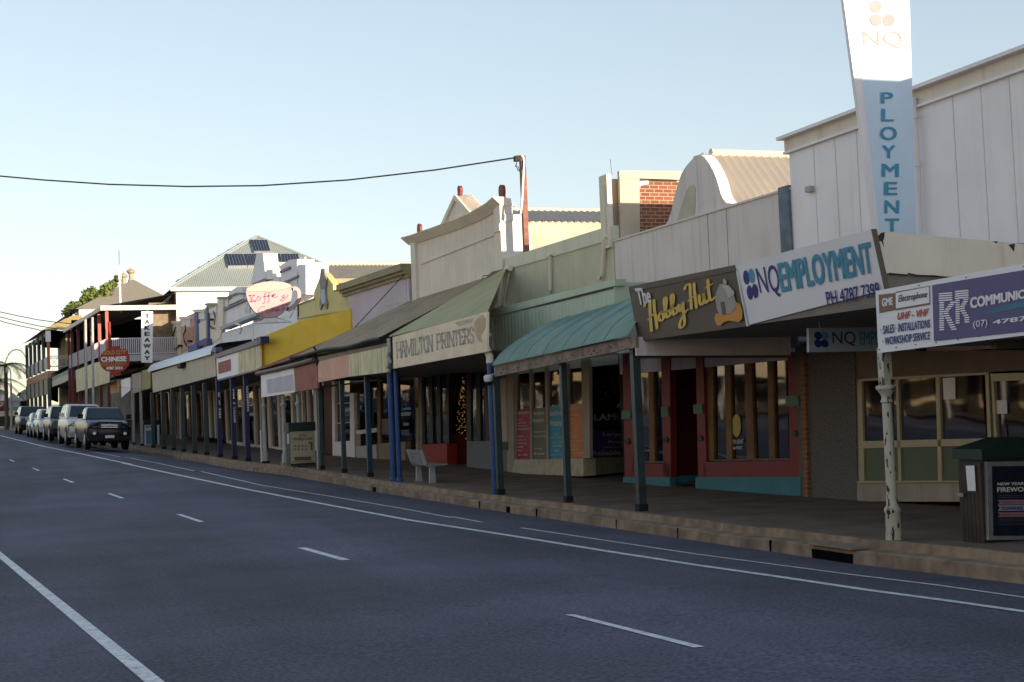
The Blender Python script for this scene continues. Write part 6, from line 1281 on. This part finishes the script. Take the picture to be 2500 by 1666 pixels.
# far bin with blue poster
p=onS(*Q('n',(150,1240))[0],.5); PFb=perp(p.x,p.y)
t=thing('litter_bin','dark bin with a white and blue poster, standing farther off behind the parked ute','bin',(p.x,p.y,zf(p.y))); q=[PFb.hit(*v) for v in Q('n',(105,1005),(275,1005),(270,1235),(105,1235))]
MB().box(q[0].x,q[1].x,p.y,p.y+.7,q[2].z-.1,q[0].z).build('cabinet',m_black,t); MB().box(q[0].x-.05,q[1].x+.05,p.y-.05,p.y+.75,q[0].z,q[0].z+.25).build('lid',m_bin,t)
o=panel('poster',m_signw,t,PFb,'n',[(105,1005),(190,1003),(190,1235),(105,1235)],0,.02); flat('poster_print',mat('poster_sky_blue',(.14,.28,.42),.5),o,PFb,'n',[(120,1070),(182,1068),(182,1220),(125,1222)],.026)
text('2019',PFb,'n',[(118,1014),(182,1012),(182,1034),(118,1036)],m_lblack,o,.028,.03)
o=panel('side_poster',m_signw,t,PFb,'n',[(245,1005),(272,1003),(274,1235),(250,1232)],0,.02)
# ================================================================= VEHICLES
m_tyre=m_rubber; m_carglass=mat('car_glass',(.012,.03,.04),.05,.05,spec=.5)
def paint(name,c,metal=.35): return mat(name,c,.28,.03,2,metal=metal,spec=.4)
def car(label,px,py,Y,L,W,H,hood,body_m,grp='cars parked along the kerb',bull=False,ute=False,round_=.0,wb=None,clear=.34,nm='parked_car',cat='car',rack=False,trimgrey=False,plate=True):
    g=onY(px,py,Y); rz=.064; hw=W/2; fy=.85   # front axle is fy behind the nose
    t=thing(nm,label,cat,(0,0,0),grp,rotz=.0001)
    c_,s_=math.cos(rz),math.sin(rz); R=lambda x,y:(x*c_-y*s_,x*s_+y*c_)
    ox,oy=R(-hw+.1,fy); t.location=(g.x-ox,Y-oy,g.z+.004); t.rotation_euler=(.014,.05,rz)
    zb=clear; ys=[0,.05,.22,hood[0]*.55,hood[0],hood[0]+.35,L-.9,L-.12,L]
    zh0,zh1=hood[1],hood[2]; bz=zh1+.03
    zt=[zh0-.22,zh0-.06,zh0,(zh0+zh1)/2+.02,zh1,bz,bz,bz-.03,bz-.2]; wf=[.86,.93,.975,1,1,1,1,.97,.92]
    mb=MB(); V=[];n=0
    for y,z,f in zip(ys,zt,wf):
        w=hw*f; zz=zb+(.12 if y in(0,L) else 0); V+=[(-w*.93,y,zz),(-w,y,zz+.14),(-w,y,z-.22),(-w*.975,y,z-.10),(-w*.86,y,z),(0,y,z+.035),(w*.86,y,z),(w*.975,y,z-.10),(w,y,z-.22),(w,y,zz+.14),(w*.93,y,zz)]
    m_=11; F=[]
    for i in range(len(ys)-1):
        for k in range(m_-1): F.append((i*m_+k,i*m_+k+1,(i+1)*m_+k+1,(i+1)*m_+k))
        F.append((i*m_+m_-1,i*m_,(i+1)*m_,(i+1)*m_+m_-1))
    F+= [tuple(range(m_)),tuple(range((len(ys)-1)*m_+m_-1,(len(ys)-1)*m_-1,-1))]
    mb.add(V,F); mb.build('body',body_m,t,True)
    # greenhouse
    y0=hood[0]+.05; y1=y0+.72; y2=(L-2.0 if ute else L-.55); y3=(y2+.12 if ute else L-.12); wb_=hw*.93; wt=hw*.76
    cor=[(-wb_,y0,bz-.02),(wb_,y0,bz-.02),(wb_,y3,bz-.02),(-wb_,y3,bz-.02)]; top=[(-wt,y1,H-.05),(wt,y1,H-.05),(wt,y2,H-.05),(-wt,y2,H-.05)]; rf=[(-wt*.86,y1+.18,H),(wt*.86,y1+.18,H),(wt*.86,y2-.12,H),(-wt*.86,y2-.12,H)]
    mb=MB(); mb.add(cor+top+rf,[(0,1,5,4),(1,2,6,5),(2,3,7,6),(3,0,4,7),(4,5,9,8),(5,6,10,9),(6,7,11,10),(7,4,8,11),(8,9,10,11)]); mb.build('cabin',body_m,t)
    def L3(a,b,f): return tuple(a[i]+(b[i]-a[i])*f for i in range(3))
    def pane(a,b,c,d,u0,u1,v0,v1,out,name):
        pt=lambda u,v:Vector(L3(L3(a,b,u),L3(d,c,u),v))+Vector(out)
        MB().prism([pt(u0,v0),pt(u1,v0),pt(u1-.02,v1),pt(u0+.02,v1)],-Vector(out)*.9).build(name,m_carglass,t)
    pane(cor[0],cor[1],top[1],top[0],.06,.94,.08,.93,(0,-.012,.008),'windscreen')
    pane(cor[3],cor[2],top[2],top[3],.08,.92,.1,.9,(0,.012,.008),'rear_window')
    for a,b,c2,d2,o in ((cor[0],cor[3],top[3],top[0],(-.012,0,.004)),(cor[1],cor[2],top[2],top[1],(.012,0,.004))):
        spl=((.16,.52),(.56,.93)) if ute else ((.12,.40),(.43,.68),(.72,.93))
        for u0,u1 in spl: pane(a,b,c2,d2,u0,u1,.1,.88,o,'side_window')
    # wheels
    r=.34 if H<1.6 else .39
    for sx in (-1,1):
        for y in (fy,L-fy-.15):
            mb=MB(); x0=sx*(hw-.24); x1=sx*(hw+.01)
            mb.tube([(x0,y,r),(x1,y,r)],r,18); wh=mb.build('wheel',m_tyre,t,True); MB().tube([(x1-sx*.03,y,r),(x1+sx*.012,y,r)],r*.6,12).build('rim',m_galv,wh); 
            MB().tube([(sx*(hw-.2),y,r+.02),(sx*(hw+.004),y,r+.02)],r+.09,18).build('wheel_arch',m_black,t)
    MB().box(-hw*.92,hw*.92,.3,L-.2,clear-.08,clear+.14).build('chassis',m_black,t)
    # face
    zg=zh0
    MB().prism([(-hw*.42,-.012,zg-.30),(hw*.42,-.012,zg-.30),(hw*.46,.03,zg-.09),(-hw*.46,.03,zg-.09)],(0,.06,0)).build('grille',m_black,t)
    mb=MB(); 
    for k in range(2): mb.box(-hw*.38,hw*.38,-.04,0.02,zg-.27+k*.10,zg-.21+k*.10)
    mb.build('grille_bars',m_chrome if not trimgrey else m_black,t)
    MB().ball((0,-.03,zg-.13),.045,8,4).build('badge',m_chrome,t)
    for sx in (-1,1):
        MB().prism([(sx*hw*.50,-.01,zg-.28),(sx*hw*.88,.05,zg-.26),(sx*hw*.95,.22,zg-.10),(sx*hw*.56,.04,zg-.08)],(0,.05,0)).build('headlight',m_lamp,t)
        MB().box(*sorted((sx*(hw+.02),sx*(hw+.24))),y0+.22,y0+.36,bz+.02,bz+.22).build('wing_mirror',m_black if not trimgrey else body_m,t)
    MB().box(-hw*.9,hw*.9,-.05,.12,clear+.06,clear+.30).build('bumper',m_black if not trimgrey else body_m,t)
    if plate:
        pb_=MB().box(-.19,.19,-.075-(.16 if bull else 0),-.05-(.16 if bull else 0),clear+.13,clear+.25).build('number_plate',m_plate,t)
    if bull:
        mb=MB(); b_=-.15; mb.tube([(-hw*.55,b_,clear),(-hw*.55,b_-.02,zg-.02),(hw*.55,b_-.02,zg-.02),(hw*.55,b_,clear)],.035,6); mb.tube([(-hw*.96,b_+.25,zg-.28),(-hw*.55,b_,zg-.28),(hw*.55,b_,zg-.28),(hw*.96,b_+.25,zg-.28)],.03,6); mb.tube([(-hw*.98,b_+.25,clear+.1),(-hw*.98,b_+.2,zg-.28),(-hw*.55,b_,zg-.05)],.03,6); mb.tube([(hw*.98,b_+.25,clear+.1),(hw*.98,b_+.2,zg-.28),(hw*.55,b_,zg-.05)],.03,6)
        mb.box(-hw*.98,hw*.98,b_-.02,b_+.2,clear+.02,clear+.22); mb.build('bull_bar',m_black if not trimgrey else m_galv,t,True)
        for sx in (-1,1): MB().tube([(sx*hw*.70,b_-.05,clear+.33),(sx*hw*.70,b_+.02,clear+.33)],.07,12).build('spotlight',m_lamp,t)
    if rack:
        mb=MB(); [mb.tube([(sx*wt*.85,y1+.2,H+.06),(sx*wt*.85,y2-.2,H+.06)],.02,5) for sx in (-1,1)]; [mb.tube([(-wt*.85,y,H+.06),(wt*.85,y,H+.06)],.02,5) for y in (y1+.4,(y1+y2)/2,y2-.4)]; mb.build('roof_rack',m_black,t)
    if ute:
        mb=MB(); mb.tube([(-wt,y3+.15,bz),(-wt*.9,y3+.18,H-.12),(wt*.9,y3+.18,H-.12),(wt,y3+.15,bz)],.035,6); mb.build('sports_bar',m_chrome,t)
    return t
car('dark blue dual cab ute with black bull bar and chrome grille, nearest parked vehicle',212,1098,64.0,5.2,1.84,1.82,(1.25,1.17,1.25),paint('navy_car_paint',(.015,.022,.05),.15),bull=True,ute=True,nm='parked_ute',cat='ute')
car('silver-white four-wheel drive wagon with a looped bull bar, second from the nearest',165,1088,70.6,4.9,1.85,1.95,(1.15,1.18,1.26),paint('silver_white_paint',(.50,.47,.45),.2),bull=True,rack=False,trimgrey=True)
car('dark charcoal four-wheel drive with bright headlights and roof rack, third in the row',124,1078,78.6,4.8,1.86,1.84,(1.15,1.08,1.18),paint('charcoal_car_paint',(.02,.025,.035)),rack=True)
car('pale silver compact wagon between the charcoal four-wheel drive and the little blue hatch',96,1072,85.2,4.5,1.78,1.68,(1.05,.98,1.08),paint('pale_silver_paint',(.50,.48,.52),.25),trimgrey=True)
car('little light blue hatchback, smallest vehicle in the parked row',77,1068,92,4.0,1.7,1.47,(.95,.82,.95),paint('light_blue_paint',(.30,.38,.45),.25),trimgrey=True)
car('dark blue-green tall four-wheel drive, farthest in the parked row',49,1062,101.5,4.9,1.92,1.92,(1.15,1.12,1.24),paint('blue_green_car_paint',(.015,.03,.04)),rack=False)
# ================================================================= OTHER SIDE OF THE STREET (unseen invented shops, added for the windows to reflect)
cols=[('cream_far',(.75,.60,.38)),('white_far',(.80,.74,.62)),('ochre_far',(.68,.48,.24)),('pale_green_far',(.60,.60,.42)),('pink_far',(.70,.50,.36)),('stone_far',(.66,.54,.36)),('white_far2',(.80,.76,.66)),('tan_far',(.62,.46,.28))]
random.seed(21); y=-18
lbl=['cream','white','ochre','pale green','pinkish','stone coloured','off-white','tan']
k=0
while y<215:
    wd=random.choice((11,13,15,18)); h=random.uniform(3.6,6.2); nm_,cc=cols[k%8]; X1=K(max(y,0)+wd/2)-29; zg=zf(y+wd/2)-.1
    t=thing('invented_opposite_shop','invented shop building with a posted awning across the road, seen only reflected in windows','building',(X1,y+wd/2,zg),'shops across the road')
    mm=mat(nm_+str(k),cc,.8,.08,1)
    MB().box(X1-10,X1,y,y+wd-.1,3.0+zg,h+2+zg).build('upper_wall',mm,t); MB().box(X1-10,X1-1.2,y,y+wd-.1,zg-1,3.0+zg).build('lower_wall',mat('dim_shopfront%d'%k,(.08,.06,.05),.6,.4,.8),t)
    MB().box(X1,X1+3.4,y+.1,y+wd-.2,3.05+zg,3.15+zg).build('awning',mm,t); MB().box(X1+3.4,X1+3.5,y+.1,y+wd-.2,2.7+zg,3.5+zg).build('fascia',cols and mat('fascia_far%d'%k,cols[(k+3)%8][1],.7,.05),t)
    for j in range(4): yy=y+.4+(wd-.9)*j/3; MB().box(X1+3.2,X1+3.32,yy,yy+.12,zg-.1,2.75+zg).build('post',m_wpost,t)
    for j in range(int(wd/3)): yy=y+1+3*j; MB().box(X1-1.2,X1-1.1,yy,yy+1.2,zg+.6,zg+2.4).build('shop_pier',mm,t)
    y+=wd; k+=1
